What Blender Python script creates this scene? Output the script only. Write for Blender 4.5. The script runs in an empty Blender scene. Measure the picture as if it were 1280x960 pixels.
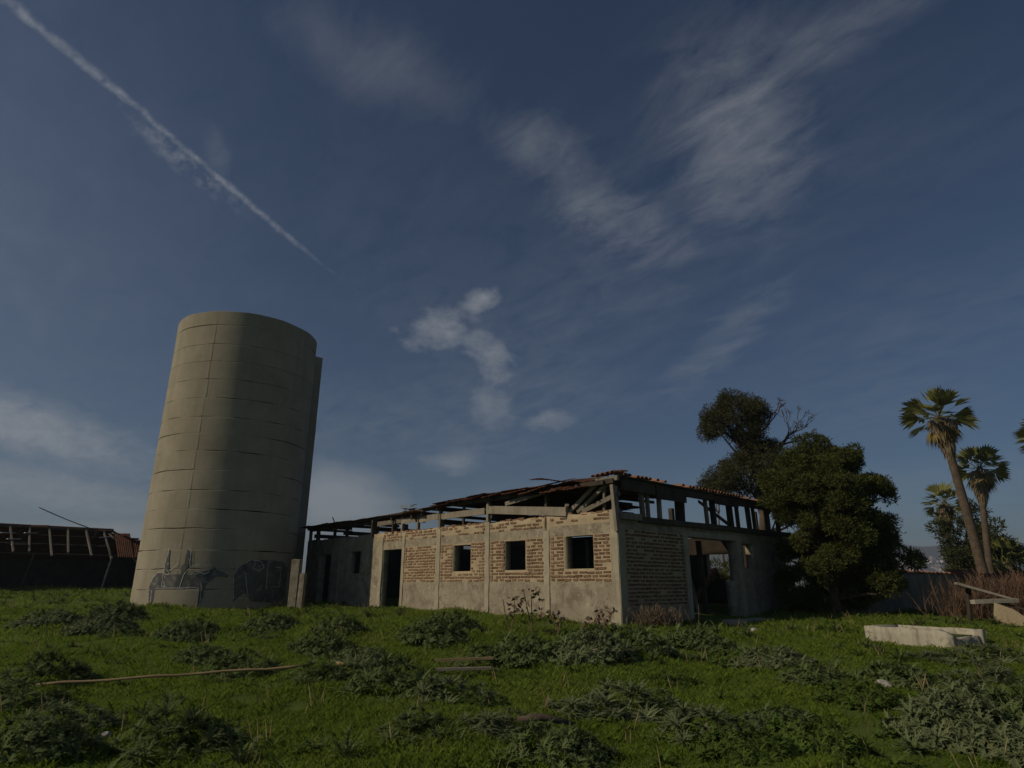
import bpy, math, random
import numpy as np
from mathutils import Vector, Matrix

R = math.radians
random.seed(7)
rng = np.random.default_rng(7)
scene = bpy.context.scene
col = scene.collection

# ------------------------------------------------------------------ camera
cam_d = bpy.data.cameras.new('camera')
cam = bpy.data.objects.new('camera', cam_d)
col.objects.link(cam)
cam.location = (0, 0, 1.6)
cam.rotation_euler = (R(90 + 17.77), 0, 0)
cam_d.sensor_width = 36
cam_d.lens = 780 / 1280 * 36
cam_d.clip_start = 0.1
cam_d.clip_end = 20000
scene.camera = cam
scene.cycles.max_bounces = 5
scene.cycles.diffuse_bounces = 3
scene.cycles.glossy_bounces = 2
scene.cycles.transmission_bounces = 3
scene.cycles.volume_bounces = 0

# ------------------------------------------------------------------ light
SUN_AZ, SUN_EL = -110.0, 33.0          # azimuth from +Y towards +X
EXPOSURE = -1.18
SKY_STRENGTH = 0.070
SUN_STRENGTH = 5.0
sd = Vector((math.sin(R(SUN_AZ)) * math.cos(R(SUN_EL)), math.cos(R(SUN_AZ)) * math.cos(R(SUN_EL)), math.sin(R(SUN_EL))))
sun_d = bpy.data.lights.new('sun', 'SUN')
sun_d.energy = SUN_STRENGTH
sun_d.angle = R(0.6)
sun_d.color = (1.0, 0.86, 0.64)
sun = bpy.data.objects.new('sun', sun_d)
sun.rotation_euler = sd.to_track_quat('Z', 'Y').to_euler()
col.objects.link(sun)
scene.view_settings.view_transform = 'Standard'
scene.view_settings.look = 'None'
scene.view_settings.exposure = EXPOSURE
scene.view_settings.gamma = 1.0
scene.view_settings.use_curve_mapping = False


class NT:
    """small helper to write node trees"""
    def __init__(s, tree):
        s.t = tree
        s.n = tree.nodes
        s.n.clear()

    def new(s, typ, **kw):
        nd = s.n.new(typ)
        for k, v in kw.items():
            setattr(nd, k, v)
        return nd

    def lk(s, a, b):
        s.t.links.new(a, b)

    def put(s, sock, v):
        if hasattr(v, 'is_linked') or isinstance(v, bpy.types.NodeSocket):
            s.lk(v, sock)
        else:
            sock.default_value = v

    def math(s, op, a, b=0.0, c=0.0, clamp=False):
        nd = s.new('ShaderNodeMath', operation=op, use_clamp=clamp)
        s.put(nd.inputs[0], a)
        s.put(nd.inputs[1], b)
        s.put(nd.inputs[2], c)
        return nd.outputs[0]

    def vm(s, op, a, b=(0, 0, 0)):
        nd = s.new('ShaderNodeVectorMath', operation=op)
        s.put(nd.inputs[0], a)
        s.put(nd.inputs[1], b)
        return nd.outputs['Value'] if op in ('DOT_PRODUCT', 'LENGTH') else nd.outputs[0]

    def noise(s, vec, scale, detail=4.0, rough=0.55, dist=0.0):
        nd = s.new('ShaderNodeTexNoise')
        if vec is not None:
            s.lk(vec, nd.inputs['Vector'])
        nd.inputs['Scale'].default_value = scale
        nd.inputs['Detail'].default_value = detail
        nd.inputs['Roughness'].default_value = rough
        nd.inputs['Distortion'].default_value = dist
        return nd.outputs['Fac']

    def mapr(s, v, a, b, c=0.0, d=1.0, smooth=False):
        nd = s.new('ShaderNodeMapRange', interpolation_type='SMOOTHSTEP' if smooth else 'LINEAR')
        s.put(nd.inputs[0], v)
        for i, q in enumerate((a, b, c, d)):
            nd.inputs[i + 1].default_value = q
        return nd.outputs[0]

    def mix(s, fac, a, b, blend='MIX'):
        nd = s.new('ShaderNodeMix', data_type='RGBA', blend_type=blend)
        s.put(nd.inputs['Factor'], fac)
        for sk, v in ((nd.inputs[6], a), (nd.inputs[7], b)):
            if isinstance(v, tuple) and len(v) == 3:
                v = (*v, 1)
            s.put(sk, v)
        return nd.outputs[2]

    def mapping(s, vec, scale=(1, 1, 1), rot=(0, 0, 0), loc=(0, 0, 0)):
        nd = s.new('ShaderNodeMapping')
        s.lk(vec, nd.inputs[0])
        nd.inputs['Scale'].default_value = scale
        nd.inputs['Rotation'].default_value = rot
        nd.inputs['Location'].default_value = loc
        return nd.outputs[0]


# ------------------------------------------------------------------ sky: clouds and a vapour trail high up, all in world directions
def azel(az, el):
    a, e = R(az), R(el)
    return Vector((math.sin(a) * math.cos(e), math.cos(a) * math.cos(e), math.sin(e)))


world = bpy.data.worlds.new('World')
scene.world = world
world.use_nodes = True
w = NT(world.node_tree)
sky = w.new('ShaderNodeTexSky', sky_type='NISHITA', sun_disc=False)
sky.sun_elevation = R(SUN_EL)
sky.sun_rotation = R(SUN_AZ)
sky.altitude = 150
sky.air_density = 1.0
sky.dust_density = 0.6
sky.ozone_density = 6.0
tc = w.new('ShaderNodeTexCoord').outputs['Generated']
sep = w.new('ShaderNodeSeparateXYZ')
w.lk(tc, sep.inputs[0])
dz = w.math('MAXIMUM', sep.outputs[2], 0.02)
dzz = w.math('ADD', dz, 0.10)
cmb = w.new('ShaderNodeCombineXYZ')
w.lk(w.math('DIVIDE', sep.outputs[0], dzz), cmb.inputs[0])
w.lk(w.math('DIVIDE', sep.outputs[1], dzz), cmb.inputs[1])
P = cmb.outputs[0]                     # a flat layer of high cloud seen in perspective
fine = w.noise(w.mapping(w.mapping(P, rot=(0, 0, R(52))), scale=(1.0, 1.9, 1)), 5.0, 7, 0.68, 0.45)
puff = w.noise(w.mapping(tc, scale=(1, 1, 1.6)), 13.0, 6, 0.64)
broad = w.noise(w.mapping(P, loc=(7, 4, 0)), 0.8, 1, 0.5)
veil0 = w.math('MULTIPLY', w.mapr(broad, 0.36, 0.72), w.mapr(fine, 0.30, 0.80))
dens = w.math('MULTIPLY', veil0, 0.34)


def patch(az, el, ra, re, rot, amt, lo, hi, src, k=2.0):
    """a cloud around a heading and height, torn up by noise"""
    global dens
    mp = w.new('ShaderNodeMapping', vector_type='TEXTURE')
    w.lk(tc, mp.inputs[0])
    mp.inputs['Location'].default_value = azel(az, el)
    rm = Matrix.Rotation(R(-az), 3, 'Z') @ Matrix.Rotation(R(el), 3, 'X') @ Matrix.Rotation(R(-rot), 3, 'Y')
    mp.inputs['Rotation'].default_value = rm.to_euler()
    mp.inputs['Scale'].default_value = (math.sin(R(ra)), 1.0, math.sin(R(re)))
    fall = w.math('EXPONENT', w.math('MULTIPLY', w.vm('DOT_PRODUCT', mp.outputs[0], mp.outputs[0]), -1.0))
    v = w.math('MULTIPLY_ADD', src, k, fall)
    m_ = w.mapr(v, lo + .5 * k, hi + .5 * k, 0.0, amt)
    dens = w.math('MAXIMUM', dens, w.math('MULTIPLY', m_, w.mapr(fall, .03, .35 if src is puff else .85)))


#     heading, height, half widths, turn, amount
for a in (
    (-58.0, 22.0, 36.0, 24.0, 0, 0.34, -0.1, 1.5, fine, 1.3),
    (-7.4, 22.7, 3.6, 1.9, 6, 1.0, 0.25, 1.35, puff, 3.2),
    (-3.2, 25.3, 1.9, 1.1, 10, 0.95, 0.30, 1.3, puff, 3.0),
    (-2.4, 20.2, 3.6, 1.7, -52, 0.95, 0.25, 1.45, puff, 3.4),
    (-2.0, 16.0, 3.0, 2.0, -40, 0.6, 0.25, 1.45, puff, 3.4),
    (3.2, 14.3, 2.6, 1.4, 20, 0.75, 0.25, 1.45, puff, 3.4),
    (-6.5, 10.4, 4.0, 1.6, 15, 0.7, 0.35, 1.35, puff, 2.6),
    (-15.5, 6.8, 6.0, 3.2, -8, 1.0, 0.15, 0.9, puff, 0.9),
    (-40.0, 11.2, 12.0, 2.8, -12, 1.0, 0.10, 1.1, fine, 1.6),
    (-37.0, 6.6, 12.0, 2.2, -6, 0.8, 0.15, 1.2, fine, 1.4),
    (-32.0, 3.4, 7.0, 1.4, 0, 0.9, 0.3, 1.0, puff, 1.4),
    (23.0, 37.0, 7.0, 9.0, -8, 0.78, 0.05, 1.7, fine, 3.4),
    (22.0, 33.0, 3.6, 2.6, 50, 0.70, 0.15, 1.6, fine, 3.0),
    (32.0, 41.5, 12.0, 2.6, 12, 0.45, 0.40, 1.35, fine, 2.2),
    (11.5, 31.5, 8.5, 4.0, -28, 0.66, 0.10, 1.7, fine, 3.4),
    (4.0, 38.0, 7.5, 3.2, -30, 0.5, 0.10, 1.7, fine, 3.4),
    (-15.0, 44.0, 10.0, 4.0, -12, 0.3, 0.15, 1.45, fine, 2.6),
    (20.0, 20.5, 9.0, 2.4, 38, 0.42, 0.10, 1.7, fine, 3.4),
    (-29.0, 33.6, 1.4, 4.0, 20, 0.30, 0.2, 1.6, fine, 3.0),
):
    patch(*a)
# the vapour trail: a long thin band across the sky
ta, tb = azel(-46.7, 38.7), azel(-19.4, 27.6)
tn = ta.cross(tb).normalized()
if tn.z < 0:
    tn = -tn
te = (tb - ta).normalized()
wob = w.math('MULTIPLY', w.math('SUBTRACT', puff, 0.5), 0.020)
td = w.math('ADD', w.vm('DOT_PRODUCT', tc, tuple(tn)), wob)
tl = w.vm('DOT_PRODUCT', tc, tuple(te))
t0, t1 = ta.dot(te), tb.dot(te)
core_w = w.mapr(tl, t0, t1, 0.0062, 0.0034)
ratio = w.math('DIVIDE', td, core_w)
core = w.math('EXPONENT', w.math('MULTIPLY', w.math('MULTIPLY', ratio, ratio), -1.0))
endf = w.math('MAXIMUM', w.mapr(tl, t1 - 0.05, t1 + 0.015, 1.0, 0.0), w.mapr(tl, t1, t1 + 0.16, 0.22, 0.0))
rag = w.noise(tc, 60, 2, 0.75)
core = w.math('MULTIPLY', w.math('MULTIPLY', core, endf), w.math('MULTIPLY', w.mapr(rag, 0.25, 0.7, 0.15, 1.0), 0.78))
# sagging veil under the middle of the trail
tm = t0 + 0.52 * (t1 - t0)
va = w.math('DIVIDE', w.math('SUBTRACT', tl, tm), 0.085)
vb = w.math('DIVIDE', w.math('ADD', td, 0.012), 0.017)
veil = w.math('EXPONENT', w.math('MULTIPLY', w.math('ADD', w.math('MULTIPLY', va, va), w.math('MULTIPLY', vb, vb)), -1.0))
veil = w.math('MULTIPLY', w.math('MULTIPLY', veil, w.mapr(rag, 0.3, 0.7)), 0.60)
dens = w.math('MAXIMUM', dens, w.math('MAXIMUM', core, veil), clamp=True)
up = w.mapr(sep.outputs[2], 0.0, 0.03)
dens = w.math('MULTIPLY', dens, up)
gain = w.math('MULTIPLY', dens, 0.60)
skyc = w.mix(gain, sky.outputs[0], (9.4, 9.8, 10.3))
bg = w.new('ShaderNodeBackground')
bg.inputs['Strength'].default_value = SKY_STRENGTH
w.lk(skyc, bg.inputs['Color'])
wo = w.new('ShaderNodeOutputWorld')
w.lk(bg.outputs[0], wo.inputs['Surface'])

# ------------------------------------------------------------------ materials
MATS = {}


def material(name, c1, c2, scale=3.0, detail=6, rough=0.9, bump=0.0, bscale=30.0, streak=None, spots=None, attr=None,
             trans=0.0, lo=0.35, hi=0.65, coords='Object', spec=0.12, island=0.0):
    m = bpy.data.materials.new(name)
    m.use_nodes = True
    t = NT(m.node_tree)
    co = t.new('ShaderNodeTexCoord').outputs[coords]
    f = t.mapr(t.noise(co, scale, detail, 0.6, 0.2), lo, hi)
    c = t.mix(f, c1, c2)
    if streak:        # (colour, amount, xy scale, z scale)
        s = t.noise(t.mapping(co, scale=(streak[2], streak[2], streak[3])), 1.0, 5, 0.6)
        c = t.mix(t.math('MULTIPLY', t.mapr(s, 0.5, 0.72), streak[1]), c, streak[0])
    for sp in (spots or ()):  # (colour, amount, scale, lo, hi)
        s = t.noise(co, sp[2], 6, 0.65, 0.4)
        c = t.mix(t.math('MULTIPLY', t.mapr(s, sp[3], sp[4]), sp[1]), c, sp[0])
    if attr:          # vary by a stored per-leaf value
        a = t.new('ShaderNodeAttribute', attribute_name='vary').outputs['Fac']
        c = t.mix(t.mapr(a, 0, 1, 0, attr[1]), c, attr[0])
    if island:
        oi = t.new('ShaderNodeObjectInfo').outputs['Random']
        hs = t.new('ShaderNodeHueSaturation')
        t.lk(t.mapr(oi, 0, 1, 1 - island, 1 + island), hs.inputs['Value'])
        t.lk(c, hs.inputs['Color'])
        c = hs.outputs[0]
    b = t.new('ShaderNodeBsdfPrincipled')
    t.lk(c, b.inputs['Base Color'])
    b.inputs['Roughness'].default_value = rough
    b.inputs['Specular IOR Level'].default_value = spec
    if bump:
        bn = t.new('ShaderNodeBump')
        bn.inputs['Strength'].default_value = min(1.0, bump)
        bn.inputs['Distance'].default_value = 0.02
        t.lk(t.noise(co, bscale, 6, 0.65), bn.inputs['Height'])
        t.lk(bn.outputs[0], b.inputs['Normal'])
    out = t.new('ShaderNodeOutputMaterial')
    if trans:
        tr = t.new('ShaderNodeBsdfTranslucent')
        t.lk(c, tr.inputs['Color'])
        mx = t.new('ShaderNodeMixShader')
        mx.inputs[0].default_value = trans
        t.lk(b.outputs[0], mx.inputs[1])
        t.lk(tr.outputs[0], mx.inputs[2])
        t.lk(mx.outputs[0], out.inputs['Surface'])
    else:
        t.lk(b.outputs[0], out.inputs['Surface'])
    MATS[name] = m
    return m


material('soil', (0.065, 0.098, 0.018), (0.098, 0.135, 0.026), 1.5, 8, 1.0, 0.6, 25, spots=[((0.06, 0.045, 0.025), 0.8, 0.9, 0.60, 0.72)])
material('grass', (0.138, 0.21, 0.022), (0.19, 0.26, 0.034), 0.6, 3, 0.8, attr=((0.25, 0.29, 0.06), 0.6), trans=0.5)
material('weed', (0.10, 0.150, 0.042), (0.135, 0.18, 0.062), 2.0, 3, 0.8, attr=((0.18, 0.20, 0.09), 0.6), trans=0.25, island=0.12)
material('weed_grey', (0.13, 0.165, 0.068), (0.17, 0.20, 0.092), 2.0, 3, 0.85, attr=((0.19, 0.215, 0.115), 0.6), trans=0.22, island=0.12)
material('weed_green', (0.070, 0.125, 0.018), (0.10, 0.155, 0.028), 2.0, 3, 0.8, attr=((0.14, 0.18, 0.045), 0.6), trans=0.28, island=0.12)
material('dry_stalk', (0.13, 0.09, 0.06), (0.20, 0.15, 0.10), 5, 4, 0.95)
material('dry_brush', (0.11, 0.065, 0.042), (0.17, 0.105, 0.07), 3, 4, 0.95, attr=((0.22, 0.155, 0.105), 0.5))
material('concrete', (0.30, 0.268, 0.20), (0.375, 0.335, 0.255), 0.9, 8, 0.95, 0.5, 40,
         streak=((0.24, 0.215, 0.165), 0.5, 2.6, 0.12), spots=[((0.22, 0.2, 0.155), 0.45, 3.2, 0.55, 0.8), ((0.50, 0.45, 0.35), 0.4, 5.0, 0.58, 0.75)])
material('trough_concrete', (0.36, 0.33, 0.26), (0.48, 0.44, 0.35), 3, 8, 0.95, 0.5, 40, streak=((0.20, 0.18, 0.13), 0.85, 7, 0.8), spots=[((0.2, 0.18, 0.12), 0.8, 4, 0.55, 0.7), ((0.14, 0.14, 0.06), 0.8, 7, 0.58, 0.68)])
material('plaster', (0.295, 0.256, 0.19), (0.385, 0.338, 0.255), 1.6, 9, 0.95, 0.7, 25,
         streak=((0.24, 0.20, 0.14), 0.6, 3.0, 0.5), spots=[((0.20, 0.17, 0.125), 0.9, 2.2, 0.48, 0.64), ((0.19, 0.155, 0.11), 0.85, 9, 0.54, 0.66), ((0.54, 0.48, 0.36), 0.7, 6, 0.58, 0.70)])
material('mortar', (0.37, 0.295, 0.19), (0.46, 0.375, 0.25), 2.5, 9, 0.95, 0.8, 30,
         spots=[((0.34, 0.26, 0.16), 0.6, 5, 0.52, 0.7), ((0.58, 0.50, 0.37), 0.4, 9, 0.6, 0.75)])
material('shade_plaster', (0.15, 0.13, 0.10), (0.22, 0.19, 0.145), 1.6, 9, 0.95, 0.7, 25, streak=((0.09, 0.08, 0.06), 0.6, 3.0, 0.5))  # yard wall plaster, its shade put into the darker colour
material('pier_concrete', (0.33, 0.29, 0.215), (0.43, 0.385, 0.29), 2.5, 8, 0.95, 0.6, 30, streak=((0.2, 0.17, 0.12), 0.6, 6, 0.6), spots=[((0.2, 0.175, 0.125), 0.6, 6, 0.58, 0.72)])
material('brick_red', (0.17, 0.10, 0.066), (0.24, 0.142, 0.092), 6, 6, 0.95, 0.6, 40, spots=[((0.44, 0.34, 0.215), 0.9, 9, 0.56, 0.66)], island=0.25)
material('old_wood', (0.21, 0.185, 0.145), (0.30, 0.265, 0.21), 2, 6, 0.95, 0.4, 40, streak=((0.11, 0.09, 0.07), 0.6, 20, 1), island=0.2)
material('dark_wood', (0.055, 0.045, 0.035), (0.10, 0.082, 0.064), 2, 6, 0.95, 0.4, 40, island=0.2)
material('rusty_metal', (0.085, 0.038, 0.022), (0.16, 0.07, 0.038), 1.8, 8, 0.85, 0.3, 60, spots=[((0.06, 0.03, 0.02), 0.8, 3, 0.55, 0.7), ((0.28, 0.15, 0.09), 0.5, 6, 0.6, 0.72)], island=0.2)
material('clay_tile', (0.24, 0.115, 0.068), (0.36, 0.18, 0.11), 5, 6, 0.9, 0.3, 40, spots=[((0.12, 0.09, 0.06), 0.7, 7, 0.58, 0.7)], island=0.25)
material('terracotta', (0.42, 0.20, 0.12), (0.55, 0.29, 0.19), 5, 6, 0.9, 0.3, 40, island=0.2)
material('dark_interior', (0.035, 0.028, 0.022), (0.06, 0.048, 0.036), 2, 6, 1.0)  # barn's indoor darkness put into the colour; shed walls share it
material('bark', (0.075, 0.058, 0.042), (0.13, 0.10, 0.075), 4, 6, 0.95, 0.8, 20)
material('palm_bark', (0.085, 0.065, 0.047), (0.14, 0.105, 0.078), 4, 6, 0.95, 0.8, 14, streak=((0.08, 0.06, 0.04), 0.7, 1, 9))
material('pine_leaf', (0.052, 0.068, 0.016), (0.080, 0.095, 0.024), 0.9, 4, 0.75, attr=((0.115, 0.12, 0.034), 0.7), trans=0.25)
material('tall_leaf', (0.038, 0.046, 0.018), (0.058, 0.066, 0.026), 0.9, 4, 0.75, attr=((0.10, 0.09, 0.04), 0.7), trans=0.2)
material('cypress_leaf', (0.026, 0.036, 0.012), (0.045, 0.055, 0.018), 0.9, 4, 0.75, attr=((0.075, 0.08, 0.03), 0.7), trans=0.15)
material('palm_leaf', (0.13, 0.145, 0.045), (0.17, 0.18, 0.065), 2, 3, 0.6, attr=((0.27, 0.25, 0.09), 0.6), trans=0.2)
material('palm_yellow', (0.20, 0.16, 0.055), (0.28, 0.22, 0.08), 2, 3, 0.7, attr=((0.20, 0.15, 0.07), 0.6), trans=0.2)
material('palm_dead', (0.13, 0.10, 0.068), (0.21, 0.165, 0.115), 2, 4, 0.95, attr=((0.26, 0.20, 0.125), 0.7))
material('cane', (0.24, 0.175, 0.09), (0.33, 0.245, 0.135), 3, 4, 0.8)
material('stone', (0.36, 0.33, 0.28), (0.5, 0.46, 0.4), 6, 6, 0.95, 0.5, 40)
material('paint_dark', (0.085, 0.09, 0.092), (0.16, 0.158, 0.15), 3, 6, 0.9, spots=[((0.31, 0.28, 0.215), 0.8, 6, 0.55, 0.66)])
material('paint_teal', (0.05, 0.075, 0.085), (0.09, 0.11, 0.115), 3, 6, 0.9, spots=[((0.32, 0.285, 0.22), 0.8, 6, 0.56, 0.66)])
material('paint_white', (0.48, 0.49, 0.49), (0.60, 0.60, 0.58), 4, 5, 0.9, spots=[((0.30, 0.27, 0.21), 0.95, 8, 0.48, 0.58)])
material('house_wall', (0.42, 0.40, 0.36), (0.58, 0.55, 0.51), 1, 3, 0.9, island=0.35)
material('house_roof', (0.26, 0.12, 0.08), (0.34, 0.17, 0.11), 1, 3, 0.9, island=0.3)
material('hill_scrub', (0.045, 0.050, 0.028), (0.085, 0.080, 0.050), 0.012, 8, 1.0)
material('pale_metal', (0.45, 0.46, 0.46), (0.62, 0.62, 0.60), 3, 5, 0.6, spots=[((0.2, 0.12, 0.08), 0.6, 4, 0.58, 0.7)])


# ------------------------------------------------------------------ mesh helpers
def tag(o, label=None, cat=None, group=None, kind=None):
    if label:
        o['label'] = label
    if cat:
        o['category'] = cat
    if group:
        o['group'] = group
    if kind:
        o['kind'] = kind
    return o


def link(name, me, parent=None):
    o = bpy.data.objects.new(name, me)
    col.objects.link(o)
    if parent is not None:
        o.parent = parent
    return o


def empty(name, loc=(0, 0, 0), rz=0.0):
    o = link(name, None)
    o.location = loc
    o.rotation_euler = (0, 0, rz)
    o.empty_display_size = 0.2
    return o


def npmesh(name, V, F, mats, vary=None, smooth=False, midx=None):
    V = np.asarray(V, dtype=np.float32)
    F = np.asarray(F, dtype=np.int32)
    me = bpy.data.meshes.new(name)
    k = F.shape[1]
    me.vertices.add(len(V))
    me.vertices.foreach_set('co', V.ravel())
    me.loops.add(F.size)
    me.loops.foreach_set('vertex_index', F.ravel())
    me.polygons.add(len(F))
    me.polygons.foreach_set('loop_start', np.arange(0, F.size, k, dtype=np.int32))
    me.polygons.foreach_set('loop_total', np.full(len(F), k, dtype=np.int32))
    if midx is not None:
        me.polygons.foreach_set('material_index', np.asarray(midx, dtype=np.int32))
    if smooth:
        me.polygons.foreach_set('use_smooth', np.ones(len(F), dtype=bool))
    me.update(calc_edges=True)
    if vary is not None:
        a = me.attributes.new('vary', 'FLOAT', 'POINT')
        a.data.foreach_set('value', np.asarray(vary, dtype=np.float32))
    for m in (mats if isinstance(mats, (list, tuple)) else [mats]):
        me.materials.append(MATS[m])
    return me


class MB:
    """collects shapes into one mesh"""
    def __init__(s):
        s.v, s.f, s.m = [], [], []

    def add(s, V, F, mi=0):
        b = len(s.v)
        s.v += [tuple(q) for q in V]
        s.f += [tuple(i + b for i in f) for f in F]
        s.m += [mi] * len(F)
        return s

    def box(s, x0, x1, y0, y1, z0, z1, j=0.0, mi=0):
        V = [(x, y, z) for z in (z0, z1) for y in (y0, y1) for x in (x0, x1)]
        V = [tuple(c + random.uniform(-j, j) for c in q) for q in V]
        return s.add(V, [(0, 2, 3, 1), (4, 5, 7, 6), (0, 1, 5, 4), (2, 6, 7, 3), (0, 4, 6, 2), (1, 3, 7, 5)], mi)

    def beam(s, p0, p1, w_, h_, j=0.0, up_=(0, 0, 1), mi=0, seg=1, sag=0.0):
        p0, p1 = Vector(p0), Vector(p1)
        d = (p1 - p0).normalized()
        u = Vector(up_)
        if abs(d.dot(u)) > 0.97:
            u = Vector((1, 0, 0))
        a = d.cross(u).normalized()
        b = a.cross(d).normalized()
        V = []
        for i in range(seg + 1):
            t = i / seg
            c = p0.lerp(p1, t) - Vector((0, 0, 1)) * sag * 4 * t * (1 - t)
            for (sx, sy) in ((-1, -1), (1, -1), (1, 1), (-1, 1)):
                V.append(c + a * (sx * w_ / 2 + random.uniform(-j, j)) + b * (sy * h_ / 2 + random.uniform(-j, j)))
        F = [(3, 2, 1, 0), tuple(seg * 4 + q for q in (0, 1, 2, 3))]
        for i in range(seg):
            for k in range(4):
                a0, a1 = i * 4 + k, i * 4 + (k + 1) % 4
                F.append((a0, a1, a1 + 4, a0 + 4))
        return s.add(V, F, mi)

    def tube(s, pts, rads, n=6, mi=0, cap=True):
        pts = [Vector(p) for p in pts]
        V, F = [], []
        for i, p in enumerate(pts):
            d = (pts[min(i + 1, len(pts) - 1)] - pts[max(i - 1, 0)]).normalized()
            u = Vector((0, 0, 1)) if abs(d.z) < 0.9 else Vector((1, 0, 0))
            a = d.cross(u).normalized()
            b = d.cross(a).normalized()
            for k in range(n):
                t = 2 * math.pi * k / n
                V.append(p + (a * math.cos(t) + b * math.sin(t)) * rads[i])
        for i in range(len(pts) - 1):
            for k in range(n):
                a0, a1 = i * n + k, i * n + (k + 1) % n
                F.append((a0, a0 + n, a1 + n, a1))
        if cap:
            F.append(tuple(range(n)))
            F.append(tuple(range((len(pts) - 1) * n + n - 1, (len(pts) - 1) * n - 1, -1)))
        return s.add(V, F, mi)

    def mesh(s, name, mats, smooth=False):
        me = bpy.data.meshes.new(name)
        me.from_pydata(s.v, [], s.f)
        for m in (mats if isinstance(mats, (list, tuple)) else [mats]):
            me.materials.append(MATS[m])
        me.polygons.foreach_set('material_index', s.m)
        if smooth:
            me.polygons.foreach_set('use_smooth', [True] * len(s.f))
        me.update()
        return me

    def build(s, name, mats, parent=None, smooth=False):
        return link(name, s.mesh(name, mats, smooth), parent)


# ------------------------------------------------------------------ terrain
def sstep(a, b, x):
    t = np.clip((x - a) / (b - a), 0, 1)
    return t * t * (3 - 2 * t)


def terr(x, y):
    x = np.asarray(x, dtype=float)
    y = np.asarray(y, dtype=float)
    left = np.interp(y, [-60, 3, 10, 16.5, 25, 45, 60, 100, 300, 900, 9000], [-1.5, 0, .27, .57, .82, 1.27, 1.30, -1.5, -25, -45, -60])
    right = np.interp(y, [-60, 3, 10, 14, 18, 30, 45, 100, 300, 900, 9000], [-1.5, 0, .25, .42, .50, .45, 0, -5, -27, -45, -60])
    k = sstep(8, 15, x - 0.10 * y)
    z = left * (1 - k) + right * k
    near = 1 - sstep(40, 80, np.hypot(x, y))
    n = .05 * np.sin(.9 * x + 1.1 * y) + .04 * np.sin(1.7 * x - .8 * y + 2) + .022 * np.sin(2.9 * x + 2.1 * y + 1) + .05 * np.sin(.35 * x - .28 * y + .5)
    return z + n * near


def tz(x, y):
    return float(terr(x, y))


def grow(n, first, last):
    g = np.concatenate([np.linspace(0, first, n), first * np.power(last / first, np.linspace(0, 1, 44))[1:]])
    return g


gx = grow(110, 30, 3700)
gx = np.concatenate([-gx[::-1][:-1], gx])
gy = np.concatenate([-grow(12, 20, 400)[::-1][:-1], grow(190, 55, 2550)])
XX, YY = np.meshgrid(gx, gy)
ZZ = terr(XX, YY)
nx_, ny_ = len(gx), len(gy)
idx = np.arange(nx_ * ny_).reshape(ny_, nx_)
Fq = np.stack([idx[:-1, :-1], idx[:-1, 1:], idx[1:, 1:], idx[1:, :-1]], -1).reshape(-1, 4)
ground = link('ground', npmesh('ground', np.stack([XX, YY, ZZ], -1).reshape(-1, 3), Fq, 'soil', smooth=True))
tag(ground, 'grassy rising field in front of the ruins', kind='structure')

# far hills behind the town
hx = np.linspace(-400, 3600, 160)
hv = np.linspace(0, 1, 26)
HX, HV = np.meshgrid(hx, hv)
HY = 1500 + HV * 900
ridge = 132 + 14 * np.sin(HX * .0035 + 1.9) + 7 * np.sin(HX * .011) + 3 * np.sin(HX * .031 + 1)
prof = np.power(HV, 1.15)
HZ = -42 + (ridge + 42) * prof + 6 * np.sin(HX * .02 + HV * 9) * HV * (1 - HV) * 2
hi_ = np.arange(HX.size).reshape(HX.shape)
Hf = np.stack([hi_[:-1, :-1], hi_[:-1, 1:], hi_[1:, 1:], hi_[1:, :-1]], -1).reshape(-1, 4)
hills = link('hills', npmesh('hills', np.stack([HX, HY, HZ], -1).reshape(-1, 3), Hf, 'hill_scrub', smooth=True))
tag(hills, 'hazy far hill rising behind the town', kind='structure')


def hill_z(x, y):
    v = (y - 1500) / 900
    rd = 132 + 14 * math.sin(x * .0035 + 1.9) + 7 * math.sin(x * .011) + 3 * math.sin(x * .031 + 1)
    return -42 + (rd + 42) * v ** 1.15 + 6 * math.sin(x * .02 + v * 9) * v * (1 - v) * 2


# ------------------------------------------------------------------ the barn: local x along the shaded gable side, local y along the sunlit wall
BARN = (2.72, 16.5, 0.6)
BRZ = math.atan2(.692, .722)
barn = empty('ruined_barn', BARN, BRZ)
tag(barn, 'long ruined brick and plaster barn with broken rusty roof and empty windows', 'barn')
BM = Matrix.Translation(BARN) @ Matrix.Rotation(BRZ, 4, 'Z')
BMI = BM.inverted()
W_, L_ = 9.9, 17.2


def breaks(a, b, step, marks):
    pts = sorted({round(q, 4) for q in [a, b] + [m for m in marks if a < m < b]})
    out = []
    for p, q in zip(pts[:-1], pts[1:]):
        n = max(1, int(round((q - p) / step)))
        out += [p + (q - p) * i / n for i in range(n)]
    return out + [pts[-1]]


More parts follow.
